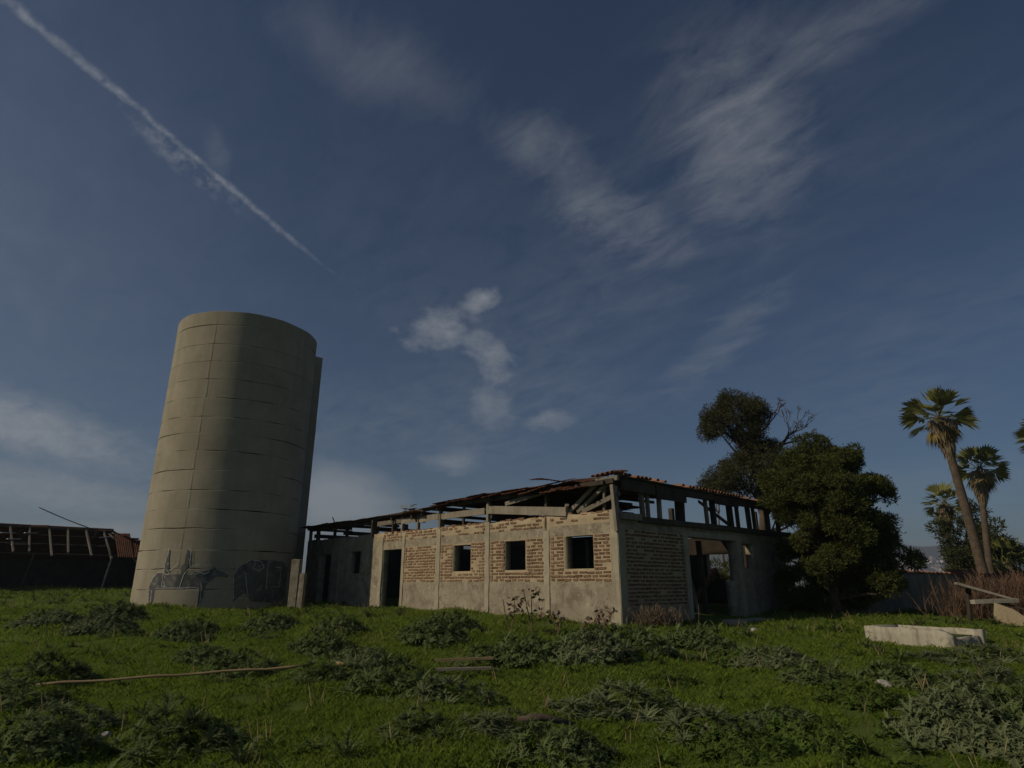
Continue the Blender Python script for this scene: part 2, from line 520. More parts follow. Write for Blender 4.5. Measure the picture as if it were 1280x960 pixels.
def wall_mesh(name, s0, s1, z0, z1, thick, holes, zones, put, mats, top_j=0.03, step=0.16, amp=0.006, seed=0, topf=None, inner=0):
    """a rough wall with real openings; put(s, n, z) maps to local coordinates, n = 0 outside face"""
    rd = random.Random(seed)
    S = breaks(s0, s1, step, [q for h in holes for q in h[:2]] + [q for h in zones for q in h[:2]])
    Z = breaks(z0, z1, step, [q for h in holes for q in h[2:4]] + [q for h in zones for q in h[2:4]])
    ns, nz = len(S), len(Z)
    V, F, M = [], [], []
    off = {}
    for side in (0, 1):
        for j in range(nz):
            for i in range(ns):
                zz = Z[j]
                if topf and j == nz - 1:
                    zz = topf(S[i])
                if j == nz - 1:
                    zz += rd.uniform(-top_j, top_j) if side == 0 else 0
                V.append(put(S[i], (thick if side else rd.uniform(-amp, amp)), zz))
    g = lambda i, j, side: side * ns * nz + j * ns + i

    def solid(i, j):
        if not (0 <= i < ns - 1 and 0 <= j < nz - 1):
            return False
        cs, cz = (S[i] + S[i + 1]) / 2, (Z[j] + Z[j + 1]) / 2
        return not any(h[0] < cs < h[1] and h[2] < cz < h[3] for h in holes)
    for j in range(nz - 1):
        for i in range(ns - 1):
            if not solid(i, j):
                continue
            cs, cz = (S[i] + S[i + 1]) / 2, (Z[j] + Z[j + 1]) / 2
            mi = 0
            for h in zones:
                if h[0] < cs < h[1] and h[2] < cz < h[3]:
                    mi = h[4]
            F.append((g(i, j, 0), g(i + 1, j, 0), g(i + 1, j + 1, 0), g(i, j + 1, 0)))
            M.append(mi)
            F.append((g(i, j, 1), g(i, j + 1, 1), g(i + 1, j + 1, 1), g(i + 1, j, 1)))
            M.append(inner)
            for (di, dj, e) in ((-1, 0, ((i, j), (i, j + 1))), (1, 0, ((i + 1, j + 1), (i + 1, j))), (0, -1, ((i + 1, j), (i, j))), (0, 1, ((i, j + 1), (i + 1, j + 1)))):
                if not solid(i + di, j + dj):
                    (a0, b0), (a1, b1) = e
                    F.append((g(a0, b0, 0), g(a1, b1, 0), g(a1, b1, 1), g(a0, b0, 1)))
                    M.append(0)
    return npmesh(name, V, F, mats, midx=M)


LP = lambda s, n, z: (n, s, z)                 # sunlit long wall (outside face at x = 0)
RP = lambda s, n, z: (s, n, z)                 # shaded short wall (outside face at y = 0)
BP = lambda s, n, z: (W_ - n, s, z)            # far long wall
EP = lambda s, n, z: (s, L_ - n, z)            # far short wall

WIN_L = [(.81, 1.77, 1.39, 2.25), (3.36, 4.25, 1.39, 2.23), (5.84, 6.72, 1.39, 2.21), (12.6, 13.4, 1.40, 2.24)]
DOOR_L = [(9.72, 10.98, -.6, 2.22), (15.0, 15.9, -.6, 2.2)]
BAYS = [(.24, 2.38), (2.62, 4.92), (5.15, 7.43), (7.68, 9.55)]
zones_L = [(a, b, 1.06, 2.27, 1) for a, b in BAYS] + [(.24, 11.5, 2.55, 3.2, 1)]
slit = [(2.49, 2.56, 2.42, 3.0)]
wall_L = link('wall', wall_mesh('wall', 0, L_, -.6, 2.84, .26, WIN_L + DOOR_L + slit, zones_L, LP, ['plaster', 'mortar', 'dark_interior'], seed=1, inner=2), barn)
wall_L['label'] = 'sunlit plaster and brick wall with three square window openings and a doorway'
WIN_R = [(6.72, 7.4, 1.5, 2.25), (3.38, 5.85, -.6, 2.32), (5.84, 6.2, 1.1, 2.32)]
zones_R = [(.3, 3.1, .42, 2.38, 1)]
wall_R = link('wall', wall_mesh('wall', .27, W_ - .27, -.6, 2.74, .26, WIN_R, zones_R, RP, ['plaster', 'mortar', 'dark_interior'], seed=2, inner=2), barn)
wall_R['label'] = 'shaded brick wall with a wide open doorway'
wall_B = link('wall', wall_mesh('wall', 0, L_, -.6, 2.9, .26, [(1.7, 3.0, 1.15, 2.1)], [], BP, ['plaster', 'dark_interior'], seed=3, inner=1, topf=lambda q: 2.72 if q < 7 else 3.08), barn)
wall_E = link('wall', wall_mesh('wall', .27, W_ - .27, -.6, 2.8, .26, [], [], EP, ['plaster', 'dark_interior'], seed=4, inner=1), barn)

# piers of concrete between the brick bays
for (u, wd, top, lean) in ((.10, .21, 2.86, 0), (2.50, .20, 2.44, 0), (5.04, .19, 2.86, 0), (7.55, .21, 2.80, 0), (9.63, .15, 2.7, 0), (11.09, .20, 2.7, 0), (14.2, .2, 2.8, 0), (16.9, .25, 2.8, 0)):
    m = MB()
    n = 14
    zs = [-.6 + (top + .6) * i / n for i in range(n + 1)]
    V, F = [], []
    for z in zs:
        j = lambda: random.uniform(-.008, .008)
        V += [(-.024 + j(), u + wd / 2 + j(), z), (-.024 + j(), u - wd / 2 + j(), z), (.05, u - wd / 2, z), (.05, u + wd / 2, z)]
    for i in range(n):
        for k in range(4):
            a0, a1 = i * 4 + k, i * 4 + (k + 1) % 4
            F.append((a0, a1, a1 + 4, a0 + 4))
    F.append((n * 4, n * 4 + 1, n * 4 + 2, n * 4 + 3))
    m.add(V, F)
    m.build('pier', 'pier_concrete', barn)
for (v, wd) in ((.12, .26), (3.24, .26), (6.45, .28)):
    m = MB()
    m.box(v - wd / 2, v + wd / 2, -.022, .04, -.6, 2.5, .006)
    m.build('pier', 'pier_concrete', barn)
# concrete lintel over the wide doorway and bond beam in the sunlit wall
MB().box(3.0, 6.7, -.02, .04, 2.33, 2.5, .008).build('lintel', 'pier_concrete', barn)

# bricks: one by one, sharing eight uneven shapes
brick_meshes = []
for k in range(10):
    m = MB()
    ln = random.choice((.235, .24, .225, .20, .17))
    hh = random.uniform(.042, .056)
    m.box(-.03, .0, -ln / 2, ln / 2, -hh / 2, hh / 2, .007)
    brick_meshes.append(m.mesh('brick', 'brick_red'))
half_meshes = []
for k in range(4):
    m = MB()
    m.box(-.03, .0, -.055, .055, -.028, .028, .007)
    half_meshes.append(m.mesh('brick', 'brick_red'))
spots_b = []      # (importance, parent, location, rot, half)


def blocked(s, z, holes, hl, pad):
    return any(h[0] - hl - pad < s < h[1] + hl + pad and h[2] - .05 < z < h[3] + .05 for h in holes)


def lay(s0, s1, z0, rows, pitch, skip, holes, wallid, lenb=.268, topwob=0.0):
    for r in range(rows):
        z = z0 + (r + .5) * pitch
        off = (r % 2) * lenb / 2
        s = s0 + lenb / 2 - off
        while s < s1 + lenb / 2:
            ss, half = s, False
            if s - lenb / 2 < s0 - .01:
                ss, half = s0 + lenb / 4, True
            elif s + lenb / 2 > s1 + .01:
                ss, half = s1 - lenb / 4, True
            hl = .055 if half else .12
            if s0 <= ss <= s1 and ss + hl <= s1 + .02:
                if blocked(ss, z, holes, hl, 0):
                    if not half:
                        for q in (ss - .066, ss + .066):
                            if not blocked(q, z, holes, .055, 0) and s0 < q < s1:
                                spots_b.append((q, z, wallid, True))
                elif skip(ss, z) < random.random():
                    spots_b.append((ss, z, wallid, half))
            s += lenb


smear = lambda s, z: .02 + .22 * max(0, math.sin(s * 2.3 + 1.2) * math.sin(z * 5.1 + s)) ** 2
holesL = WIN_L + DOOR_L + slit
for a, b in BAYS:
    lay(a + .02, b - .02, 1.06, 13, .0935, smear, holesL, 0)
lay(.24, 2.36, 2.62, 2, .09, lambda s, z: .75 if s > .7 else .1, holesL, 0)
for a, b in ((2.66, 4.94), (5.16, 7.42), (7.68, 9.55), (9.72, 11.0)):
    lay(a, b, 2.52, 3, .095, lambda s, z: .35, holesL, 0)
lay(.32, 3.08, .45, 20, .0965, lambda s, z: .05, [], 1)
# ragged loose top course
s = .3
tops = []
while s < 11.6:
    if random.random() < .82:
        tops.append(s)
    s += .27
ranked = sorted(spots_b, key=lambda q: (q[0] * (1.0 if q[2] == 0 else 2.2)) + (3 if q[3] else 0))
nb = 0
stuffb = {0: MB(), 1: MB()}


def brick_tf(q):
    s_, z_, wid, hf = q
    pr = random.uniform(.004, .013)
    sj, zj = random.uniform(-.008, .008), random.uniform(-.006, .006)
    tilt = random.uniform(-.02, .02)
    if wid == 0:
        return Matrix.Translation((.0 + .03 - .03 - pr + .02, s_ + sj, z_ + zj)) @ Matrix.Rotation(tilt, 4, 'X')
    return Matrix.Translation((s_ + sj, -pr + .02, z_ + zj)) @ Matrix.Rotation(math.pi / 2, 4, 'Z') @ Matrix.Rotation(tilt, 4, 'X')


for q in ranked:
    me = random.choice(half_meshes if q[3] else brick_meshes)
    tf = brick_tf(q)
    par = wall_L if q[2] == 0 else wall_R
    if nb < 296:
        o = link('brick', me, par)
        o.matrix_local = tf
        nb += 1
    else:
        stuffb[q[2]].add([tf @ v.co for v in me.vertices], [tuple(p.vertices) for p in me.polygons])
for k, par in ((0, wall_L), (1, wall_R)):
    if stuffb[k].v:
        o = stuffb[k].build('bricks', 'brick_red', par)
        o['kind'] = 'stuff'
m = MB()
for s in tops:
    m.box(.0, .12 + random.uniform(0, .08), s - .11, s + .11, 2.80, 2.875 + random.uniform(-.02, .02), .012)
o = m.build('loose_top_bricks', 'brick_red', wall_L)
o['kind'] = 'stuff'


# ---- timber frame
def bm(p0, p1, w_, h_, mat='old_wood', name='beam', j=.008, seg=1, sag=0, up_=(0, 0, 1), parent=None):
    m = MB()
    m.beam(p0, p1, w_, h_, j, up_, 0, seg, sag)
    return m.build(name, mat, parent or barn)


ROOF = lambda y: 3.62 if y < 6.5 else 3.62 - .26 * min(1, (y - 6.5) / 2.5)
# posts on the sunlit wall
for (u, z0, z1, wd, mat) in ((.05, 2.45, 3.48, .11, 'old_wood'), (2.53, 2.55, 3.6, .10, 'dark_wood'), (5.07, 2.35, 3.55, .12, 'old_wood'), (6.3, 2.8, 3.5, .06, 'dark_wood'), (7.55, 2.8, 3.5, .12, 'old_wood'),
                             (8.85, 2.5, 3.4, .11, 'old_wood'), (9.85, 2.5, 3.38, .12, 'old_wood'), (11.75, 2.75, 3.4, .32, 'dark_wood'), (10.4, 2.8, 3.3, .2, 'dark_wood'), (13.9, 2.8, 3.3, .12, 'dark_wood'), (14.9, 2.8, 3.3, .10, 'dark_wood'), (16.4, 2.8, 3.3, .16, 'dark_wood'), (17.1, 2.8, 3.3, .12, 'old_wood')):
    bm((.06, u + random.uniform(-.03, .03), z0), (.06, u, z1), .09, wd, mat, 'post')
# planks along the top of the sunlit wall
bm((.0, 4.98, 3.24), (-.02, 1.70, 2.93), .05, .24, name='plank')
bm((.02, 7.45, 3.22), (.02, 5.2, 3.22), .05, .20, name='plank')
bm((.02, 8.75, 3.20), (.02, 7.6, 3.24), .05, .2, name='plank')
bm((.02, 9.8, 3.22), (.02, 8.95, 3.24), .05, .19, name='plank')
bm((.02, 11.5, 3.22), (.02, 9.9, 3.24), .05, .17, name='plank')
bm((.04, 17.2, 3.30), (.04, 11.9, 3.30), .05, .12, 'dark_wood', name='plank')
bm((-.02, 4.2, 3.36), (-.04, 2.55, 3.55), .04, .12, name='plank')
# eave plate
bm((-.05, 0, 3.60), (-.05, 7.4, 3.58), .08, .12, 'dark_wood', 'eave_beam', seg=10, sag=.03)
bm((-.05, 7.4, 3.54), (-.05, 17.2, 3.36), .08, .12, 'dark_wood', 'eave_beam', seg=10, sag=.02)
# the broken corner: slanting struts
bm((.08, 1.72, 2.90), (.08, .50, 3.72), .07, .10, name='strut')
bm((.12, 1.42, 2.90), (.14, .26, 3.64), .07, .10, name='strut')
bm((.10, 1.22, 2.90), (.10, -.05, 3.27), .07, .12, name='strut')
bm((.06, 1.80, 2.86), (-.08, 1.62, 3.10), .09, .10, name='strut')
bm((.2, .55, 2.85), (.2, .50, 3.6), .06, .07, name='strut')
bm((.25, .30, 2.85), (.25, .28, 3.6), .06, .06, name='strut')
bm((.0, -.12, 3.66), (.0, .62, 3.66), .10, .12, name='beam')
bm((-.03, -.02, 2.3), (-.05, .06, 3.50), .10, .10, name='post')
bm((.10, -.06, 2.70), (.95, -.10, 2.70), .10, .16, name='beam')
# right side: wall plate, posts and fascia
bm((0.95, -.03, 2.66), (W_ + .5, -.03, 2.72), .12, .16, 'dark_wood', 'beam', seg=8)
for (v, wd, mat) in ((1.30, .12, 'old_wood'), (1.56, .09, 'old_wood'), (2.12, .10, 'old_wood'), (3.2, .28, 'dark_wood'), (4.75, .10, 'old_wood'), (5.15, .16, 'dark_wood'), (6.25, .18, 'dark_wood'), (6.75, .10, 'dark_wood'), (7.55, .14, 'dark_wood'), (7.95, .10, 'dark_wood'), (8.95, .16, 'dark_wood'), (9.8, .14, 'dark_wood')):
    bm((v, .08, 2.70), (v - random.uniform(-.04, .06), .08, 3.66), wd, .10, mat, 'post')
bm((4.4, .12, 3.45), (6.2, .12, 2.85), .05, .09, 'dark_wood', 'strut')
for i in range(6):       # ragged fascia boards under the right eave
    a = .2 + i * 1.62
    d = (.32, .38, .20, .28, .22, .24)[i]
    bm((a, -.06, 3.70 - d / 2), (a + 1.56, -.06, 3.70 - d / 2 + random.uniform(-.03, .03)), .035, d, 'dark_wood', 'fascia_board', seg=3)
# tie beams and rafters inside
for u in (2.5, 5.04, 7.55, 11.7, 14.4, 17.0):
    bm((0.2, u, 3.05), (W_ - .2, u, 3.05), .12, .16, 'dark_wood', 'tie_beam')
for u in np.arange(.3, 13.2, .9):
    bm((-.18 if u < 8.6 else 5.0, u, ROOF(u) - .05), (4.9 if u < 4.2 else 7.5 if u < 6 else W_ + .1, u, ROOF(u) + .02), .07, .10, 'dark_wood', 'rafter')
for u in np.arange(9.0, 17.3, 1.3):
    bm((-.18, u, ROOF(u) - .04), (1.5 + random.uniform(-.5, .6), u + random.uniform(-.1, .1), ROOF(u) - .03), .07, .10, 'dark_wood', 'rafter')
for x in (3.3, 6.6):
    for u in (2.5, 5.04, 7.55, 11.7, 14.4):
        bm((x, u, -.4), (x, u, 3.6), .16, .16, 'dark_wood', 'inner_post')
for u in (.9, 2.9, 5.4, 7.8, 10.2, 12.8, 15.5):
    bm((W_ - .1, u, 2.65), (W_ - .1, u, 3.6), .12, .12, 'dark_wood', 'post')
# fallen timbers inside, seen through the doorway
for (p0, p1, w_, mt) in (((4.6, 1.2, .2), (5.6, 2.6, 2.3), .14, 'old_wood'), ((5.2, .9, .1), (6.4, 2.0, 1.9), .12, 'old_wood'), ((4.2, 2.2, 2.3), (6.4, 2.4, 2.15), .12, 'old_wood'), ((5.9, 1.6, 1.1), (7.4, 2.6, 1.25), .16, 'old_wood'),
                         ((6.3, 2.0, .1), (7.4, 1.4, 1.5), .2, 'clay_tile'), ((4.95, .5, -.3), (4.9, .55, 2.3), .15, 'dark_wood'), ((4.7, .9, 2.2), (6.6, 2.9, 2.28), .10, 'old_wood'), ((3.6, 4, 1.2), (6, 6, 2.6), .12, 'old_wood')):
    bm(p0, p1, w_, w_ * .6, mt, 'fallen_timber')


# ---- roof of rusty corrugated sheets
def sheet_mesh(wd, ln, waves, rows, bend=0.0, curl=0.0, jag=0.0, seed=0):
    rd = random.Random(seed)
    n = waves * 2 + 1
    V, F = [], []
    ph = rd.uniform(0, 6)
    for r in range(rows + 1):
        t = r / rows
        for i in range(n):
            q = i / (n - 1)
            z = (.013 if i % 2 else -.013) + bend * math.sin(t * math.pi) + curl * (1 - t) ** 3 * (.4 + .6 * math.sin(q * 3 + ph))
            x = t * ln + (rd.uniform(-jag, jag) if r in (0, rows) else 0)
            V.append((x, (q - .5) * wd, z))
    for r in range(rows):
        for i in range(n - 1):
            a = r * n + i
            F.append((a, a + n, a + n + 1, a + 1))
    m = MB()
    m.add(V, F)
    return m.mesh('roof_sheet', 'rusty_metal', False)


sheets = [sheet_mesh(.98, 2.6, 8, 5, random.uniform(-.05, .04), random.choice((0, 0, .03, -.05)), .02, k) for k in range(7)]
warp = [sheet_mesh(1.05, 1.7, 8, 8, .03, -.07, .03, 20), sheet_mesh(1.0, 1.5, 8, 8, .05, .10, .05, 21), sheet_mesh(1.0, 1.3, 8, 8, -.05, -.13, .07, 22)]


def put_sheet(me, x, y, z, pitch=3, roll=0, yaw=0):
    o = link('roof_sheet', me, barn)
    o.location = (x, y, z)
    o.rotation_euler = (R(roll), R(-pitch), R(yaw))
    return o


for i, u in enumerate(np.arange(.75, 13.3, .9)):
    for k in range(4):
        if (k == 3 and i < 6) or (k == 2 and i < 4) or (k < 2 and i > 8):
            continue
        if (i, k) in ((0, 0), (9, 2), (11, 1), (12, 3)):
            continue
        x = -.28 + k * 2.5
        z = ROOF(u) + .07 + .03 * k
        put_sheet(random.choice(sheets), x + random.uniform(-.08, .05), u, z + (i % 2) * .018 + (k % 2) * .012, 1.0 + random.uniform(-.5, .8), random.uniform(-2.5, 2.5), random.uniform(-2, 2))
for (k, x, u, z, pt, rl, yw) in ((0, -.45, 2.75, 3.60, 15, -4, 4), (0, -.42, 1.95, 3.52, 17, 3, -3), (2, -.50, 1.25, 3.56, 14, 6, 8), (0, -.38, 3.6, 3.66, 11, 2, -2), (1, -.25, 2.35, 3.80, 8, 12, 20), (0, -.36, 4.5, 3.68, 9, -3, 3), (0, -.36, 5.4, 3.68, 8, -2, 2), (0, -.36, 6.3, 3.66, 8, 3, -2), (0, -.33, 7.2, 3.60, 6, 3, 2)):
    put_sheet(warp[k], x, u, z, pt, rl, yw)
for u in np.arange(8.9, 17.4, .93):
    put_sheet(random.choice(sheets[:4]), -.30 + random.uniform(-.08, .08), u, ROOF(u) + .08 + random.uniform(0, .03), .5, random.uniform(-3, 3), random.uniform(-4, 4)).scale = (.62, 1, 1)
# heap of broken boards on the roof edge
for k in range(9):
    u = 9.2 + random.uniform(-.3, .9)
    bm((random.uniform(-.2, .3), u, 3.50 + .035 * k), (random.uniform(.1, .9), u + random.uniform(-.3, 1.3), 3.50 + .035 * k + random.uniform(-.04, .12)), .13, .025, 'old_wood', 'loose_board')
bm((.1, 15.0, 3.42), (.2, 15.5, 3.78), .04, .04, 'dark_wood', 'loose_board')
# clay tiles along the right eave and on the broken corner
tile_me = []
for k in range(3):
    m = MB()
    V, F = [], []
    for t in (0, 1):
        for i in range(6):
            a = math.pi * i / 5
            r = .085 - .012 * t
            V.append((math.cos(a) * r, .34 * t - .02, math.sin(a) * r * .8))
    for t in (0, 1):
        for i in range(6):
            a = math.pi * i / 5
            r = .070 - .012 * t
            V.append((math.cos(a) * r, .34 * t - .02, math.sin(a) * r * .8))
    for i in range(5):
        F += [(i, i + 1, i + 7, i + 6), (12 + i, 18 + i, 19 + i, 13 + i), (i, 12 + i, 13 + i, i + 1), (6 + i, 7 + i, 19 + i, 18 + i)]
    m.add(V, F)
    tile_me.append(m.mesh('roof_tile', 'clay_tile', False))


def tile(x, y, z, rz, rx=0):
    o = link('roof_tile', tile_me[0], barn)
    o.location = (x, y, z)
    o.rotation_euler = (rx, random.uniform(-.06, .06), rz + random.uniform(-.06, .06))


for i in range(5):
    tile(-.12, .62 - i * .165, 3.76 + .01 * i, -math.pi / 2, .12)
    tile(.12, .60 - i * .165, 3.80 + .01 * i, -math.pi / 2, .12)
for i in range(50):
    x = .25 + i * .19
    if random.random() < (.9 if 3.4 < x < 6.4 else .45):
        tile(x, -.16, 3.76 + random.uniform(-.008, .012), random.uniform(-.1, .1), .08)
MB().box(.1, W_ + .2, -.14, .9, 3.715, 3.745, .004).build('roof_board', 'dark_wood', barn)

# ------------------------------------------------------------------ the silo
SC, SR, STOP = Vector((-11.6, 25.7, 0)), 2.83, 12.0
silo = empty('concrete_silo', (SC.x, SC.y, tz(SC.x, SC.y)))
tag(silo, 'tall round concrete silo with a painted mural around its foot', 'silo')
sz0 = tz(SC.x, SC.y)


def on_silo(deg, z, r=0.0):
    a = R(deg)
    return ((SR + r) * math.cos(a), (SR + r) * math.sin(a), z - sz0)


edges = [.1, 1.41, 2.11, 2.76, 3.51, 4.19, 4.88, 5.62, 6.34, 7.01, 7.66, 8.40, 9.15, 9.88, 10.6, 11.41, STOP]
NS = 160
for k in range(len(edges) - 1):
    a, b = edges[k], edges[k + 1]
    rd = random.Random(k)
    dr = rd.uniform(-.0015, .0015)
    prof = [(a, -.30), (a, -.013), (a + .009, -.002), ((a + b) / 2, .0), (b - .03, .003), (b - .011, -.002), (b - .005, -.013), (b - .005, -.30)]
    ph1, ph2 = rd.uniform(0, 6), rd.uniform(0, 6)
    V, F = [], []
    for i in range(NS):
        t = 2 * math.pi * i / NS
        wz = .012 * math.sin(3 * t + ph1) + .007 * math.sin(13 * t + ph2) + random.uniform(-.003, .003)
        if k == len(edges) - 2:
            wz += .01 * math.sin(5 * t) + random.uniform(-.004, .004)
        for j, (z, r) in enumerate(prof):
            rr = SR + r + dr + .002 * math.sin(7 * t + ph2 + k) if j not in (0, len(prof) - 1) else SR + r
            zz = z - sz0 + (wz if j > 0 and k < 99 and 0 < j else 0)
            V.append((rr * math.cos(t), rr * math.sin(t), zz))
    n = len(prof)
    for i in range(NS):
        for j in range(n):
            a0 = i * n + j
            b0 = i * n + (j + 1) % n
            a1 = ((i + 1) % NS) * n + j
            b1 = ((i + 1) % NS) * n + (j + 1) % n
            F.append((a0, a1, b1, b0))
    MB().add(V, F).build('concrete_ring', 'concrete', silo, False)
for o in silo.children:
    if o.name.startswith('concrete_ring'):
        o.data.polygons.foreach_set('use_smooth', [False] * len(o.data.polygons))
# raised seam up the wall, in lifts
for k in range(len(edges) - 1):
    a, b = edges[k], edges[k + 1]
    dg = -93 + random.uniform(-.5, .5)
    m = MB()
    V = [on_silo(dg + q, z, r) for z in (a + .03, b - .03) for (q, r) in ((-1.2, -.01), (-.6, .006), (.6, .006), (1.2, -.01))]
    m.add(V, [(0, 1, 5, 4), (1, 2, 6, 5), (2, 3, 7, 6), (0, 3, 2, 1), (4, 5, 6, 7)])
    m.build('seam_strip', 'concrete', silo)
# low slab of newer concrete against the foot
V, F = [], []
degs = np.linspace(-107.5, -76, 14)
for d in degs:
    for (z, r) in ((.2, -.02), (.2, .05), (1.40, .05), (1.42, -.02)):
        V.append(on_silo(d, z + (random.uniform(-.01, .01) if z > 1 else 0), r))
for i in range(len(degs) - 1):
    for k in range(3):
        F.append((i * 4 + k, i * 4 + 4 + k, i * 4 + 5 + k, i * 4 + 1 + k))
F += [(0, 1, 2, 3), tuple((len(degs) - 1) * 4 + q for q in (3, 2, 1, 0))]
MB().add(V, F).build('concrete_patch', 'concrete', silo)


# painted mural: flat paint that follows the curve of the wall; drawing coordinates in degrees and metres
def inside(poly, x, y):
    c = False
    for (x0, y0), (x1, y1) in zip(poly, poly[1:] + poly[:1]):
        if (y0 > y) != (y1 > y) and x < (x1 - x0) * (y - y0) / (y1 - y0) + x0:
            c = not c
    return c


def painted(name, polys, mat, r, label=None, cell=.022):
    V, F = [], []
    cd = math.degrees(cell / SR)
    for poly in polys:
        xs = [p[0] for p in poly]
        ys = [p[1] for p in poly]
        for i in range(int((max(xs) - min(xs)) / cd) + 1):
            for j in range(int((max(ys) - min(ys)) / cell) + 1):
                x, y = min(xs) + i * cd, min(ys) + j * cell
                if inside(poly, x + cd / 2, y + cell / 2):
                    b = len(V)
                    V += [on_silo(x, y, r), on_silo(x + cd, y, r), on_silo(x + cd, y + cell, r), on_silo(x, y + cell, r)]
                    F.append((b, b + 1, b + 2, b + 3))
    o = MB().add(V, F).build(name, mat, silo)
    if label:
        o['label'] = label
    return o


def strokes(name, lines, mat, r, wd, label=None):
    if len(lines) > 1:
        for q in lines:
            strokes(name, [q], mat, r, wd)
        return
    V, F = [], []
    for ln in lines:
        pts = []
        for (x0, y0), (x1, y1) in zip(ln[:-1], ln[1:]):
            n = max(1, int(math.hypot((x1 - x0) * R(1) * SR, y1 - y0) / .10))
            pts += [(x0 + (x1 - x0) * i / n, y0 + (y1 - y0) * i / n) for i in range(n)]
        pts.append(ln[-1])
        for (x0, y0), (x1, y1) in zip(pts[:-1], pts[1:]):
            dx, dy = (x1 - x0) * R(1) * SR, y1 - y0
            l = math.hypot(dx, dy) or 1
            nx, ny = -dy / l * wd / 2, dx / l * wd / 2
            nd = math.degrees(nx / SR)
            b = len(V)
            V += [on_silo(x0 - nd, y0 - ny, r), on_silo(x1 - nd, y1 - ny, r), on_silo(x1 + nd, y1 + ny, r), on_silo(x0 + nd, y0 + ny, r)]
            F.append((b, b + 1, b + 2, b + 3))
    o = MB().add(V, F).build(name, mat, silo)
    if label:
        o['label'] = label
    return o


donkey = [(-112, .80), (-114.5, 1.50), (-112, 1.80), (-108.5, 1.97), (-104, 1.97), (-100, 1.90), (-93, 1.93), (-86, 1.88), (-80, 1.93), (-74, 1.95), (-70, 2.05), (-68.6, 2.20), (-66.5, 2.08), (-61, 1.98), (-58, 1.92), (-59, 1.84), (-66, 1.86), (-71, 1.66), (-73, 1.55),
          (-73.2, 1.2), (-74.6, .95), (-76.4, .95), (-75.9, 1.43), (-80, 1.47), (-88, 1.45), (-99, 1.45), (-107.7, 1.43), (-108.6, 1.20), (-110.2, .80)]
painted('mural_donkey', [donkey], 'paint_dark', .020, 'grey painted donkey in profile')
painted('mural_mane', [[(-83, 1.99), (-80, 1.86), (-74, 1.80), (-69.5, 1.95), (-69, 2.12), (-74, 2.02)]], 'paint_teal', .026, 'blue-grey painted mane')
RIDERS = [[(-102.2, 2.76), (-100.8, 2.76), (-100.8, 2.45), (-99.2, 2.0), (-102.6, 1.98), (-103.2, 2.3)], [(-88.2, 2.78), (-86, 2.70), (-85.5, 2.3), (-87.5, 1.9), (-89, 1.44), (-91.2, 1.46), (-90, 2.0), (-91, 2.15), (-88.5, 2.3)]]
painted('mural_rider', RIDERS[:1], 'paint_dark', .024, 'thin painted rider on the rump of the donkey')
painted('mural_rider', RIDERS[1:], 'paint_dark', .024, 'thin painted rider behind the neck of the donkey')
strokes('mural_outline', [[(-112.2, .85), (-114.7, 1.5), (-112, 1.82), (-108.4, 1.99), (-104, 1.99)], [(-108, 1.45), (-99, 1.465), (-88, 1.465), (-80, 1.485), (-76, 1.45)], [(-103, 2.78), (-101.7, 2.78), (-102, 2.6), (-103.4, 2.3), (-103, 1.5)],
                          [(-87, 2.8), (-85.4, 2.72), (-85, 2.3), (-84, 2.15), (-86, 2.05), (-88, 1.9), (-89.5, 1.47)], [(-99, 2.05), (-93, 2.28)], [(-102, 2.1), (-99, 2.0), (-100, 1.9), (-102.6, 1.95)], [(-83, 2.0), (-80, 1.92), (-77, 1.99), (-74, 1.93), (-71, 2.02)],
                          [(-110, .8), (-111, 1.4)], [(-103.4, 1.55), (-100, 1.5), (-102, 1.7)], [(-76.5, 1.7), (-75, 1.5), (-74.5, 1.0)], [(-68.6, 2.22), (-66, 2.1), (-60, 1.98), (-57.7, 1.92)], [(-84, 2.2), (-78, 2.24), (-70, 2.24)]], 'paint_white', .030, .022)
painted('mural_shape', [[(-53, 1.0), (-55, 1.9), (-52, 2.2), (-44, 2.42), (-30, 2.45), (-14, 2.42), (-6, 2.2), (-5, 1.2), (-8, 1.0), (-24, .95), (-40, 1.0), (-46, 1.3)]], 'paint_dark', .020, 'dark painted patch on the shaded side')
strokes('mural_outline', [[(-53, 1.1), (-55, 1.9), (-52, 2.22), (-44, 2.44), (-36, 2.4), (-33, 2.2), (-37, 2.05), (-42, 2.15), (-40, 2.35)], [(-47, 1.95), (-45, 1.5), (-43, 1.2)], [(-30, 2.4), (-29, 1.4)], [(-22, 2.2), (-16, 2.2), (-15, 1.5), (-21, 1.5)], [(-50, 1.12), (-42, 1.1)]], 'paint_white', .028, .022)
# square shaft behind the silo
shaft = empty('lift_shaft', (-10.85, 29.7, tz(-10.85, 29.7)), BRZ)
tag(shaft, 'narrow square concrete shaft rising behind the round silo', 'tower')
for k in range(9):
    z0 = -.4 + k * 1.33
    MB().box(-.9, .9, -.9, .9, z0, z0 + 1.325, .006).build('concrete_lift', 'concrete', shaft)

# sunlit stub of wall between silo and barn
stub = empty('broken_wall', (-7.85, 23.5, tz(-7.85, 23.5)))
tag(stub, 'short sunlit stub of plaster wall between silo and barn', 'wall')
MB().box(-.14, .16, 0, .3, -.6, 1.66, .02).box(.163, .36, .01, .29, -.6, 1.18, .02).build('wall_block', 'plaster', stub)

# ------------------------------------------------------------------ the far open shed on the left
SH = (-29.2, 46.0, 1.27)
shed = empty('collapsed_shed', SH, BRZ)      # local x along the ridge, ridge over y = 0, open side towards -y
tag(shed, 'dark open shed with bare rafters and rusty roof left of the silo', 'shed')


def sb(p0, p1, w_, h_, mat, name, **k):
    return bm(p0, p1, w_, h_, mat, name, parent=shed, **k)


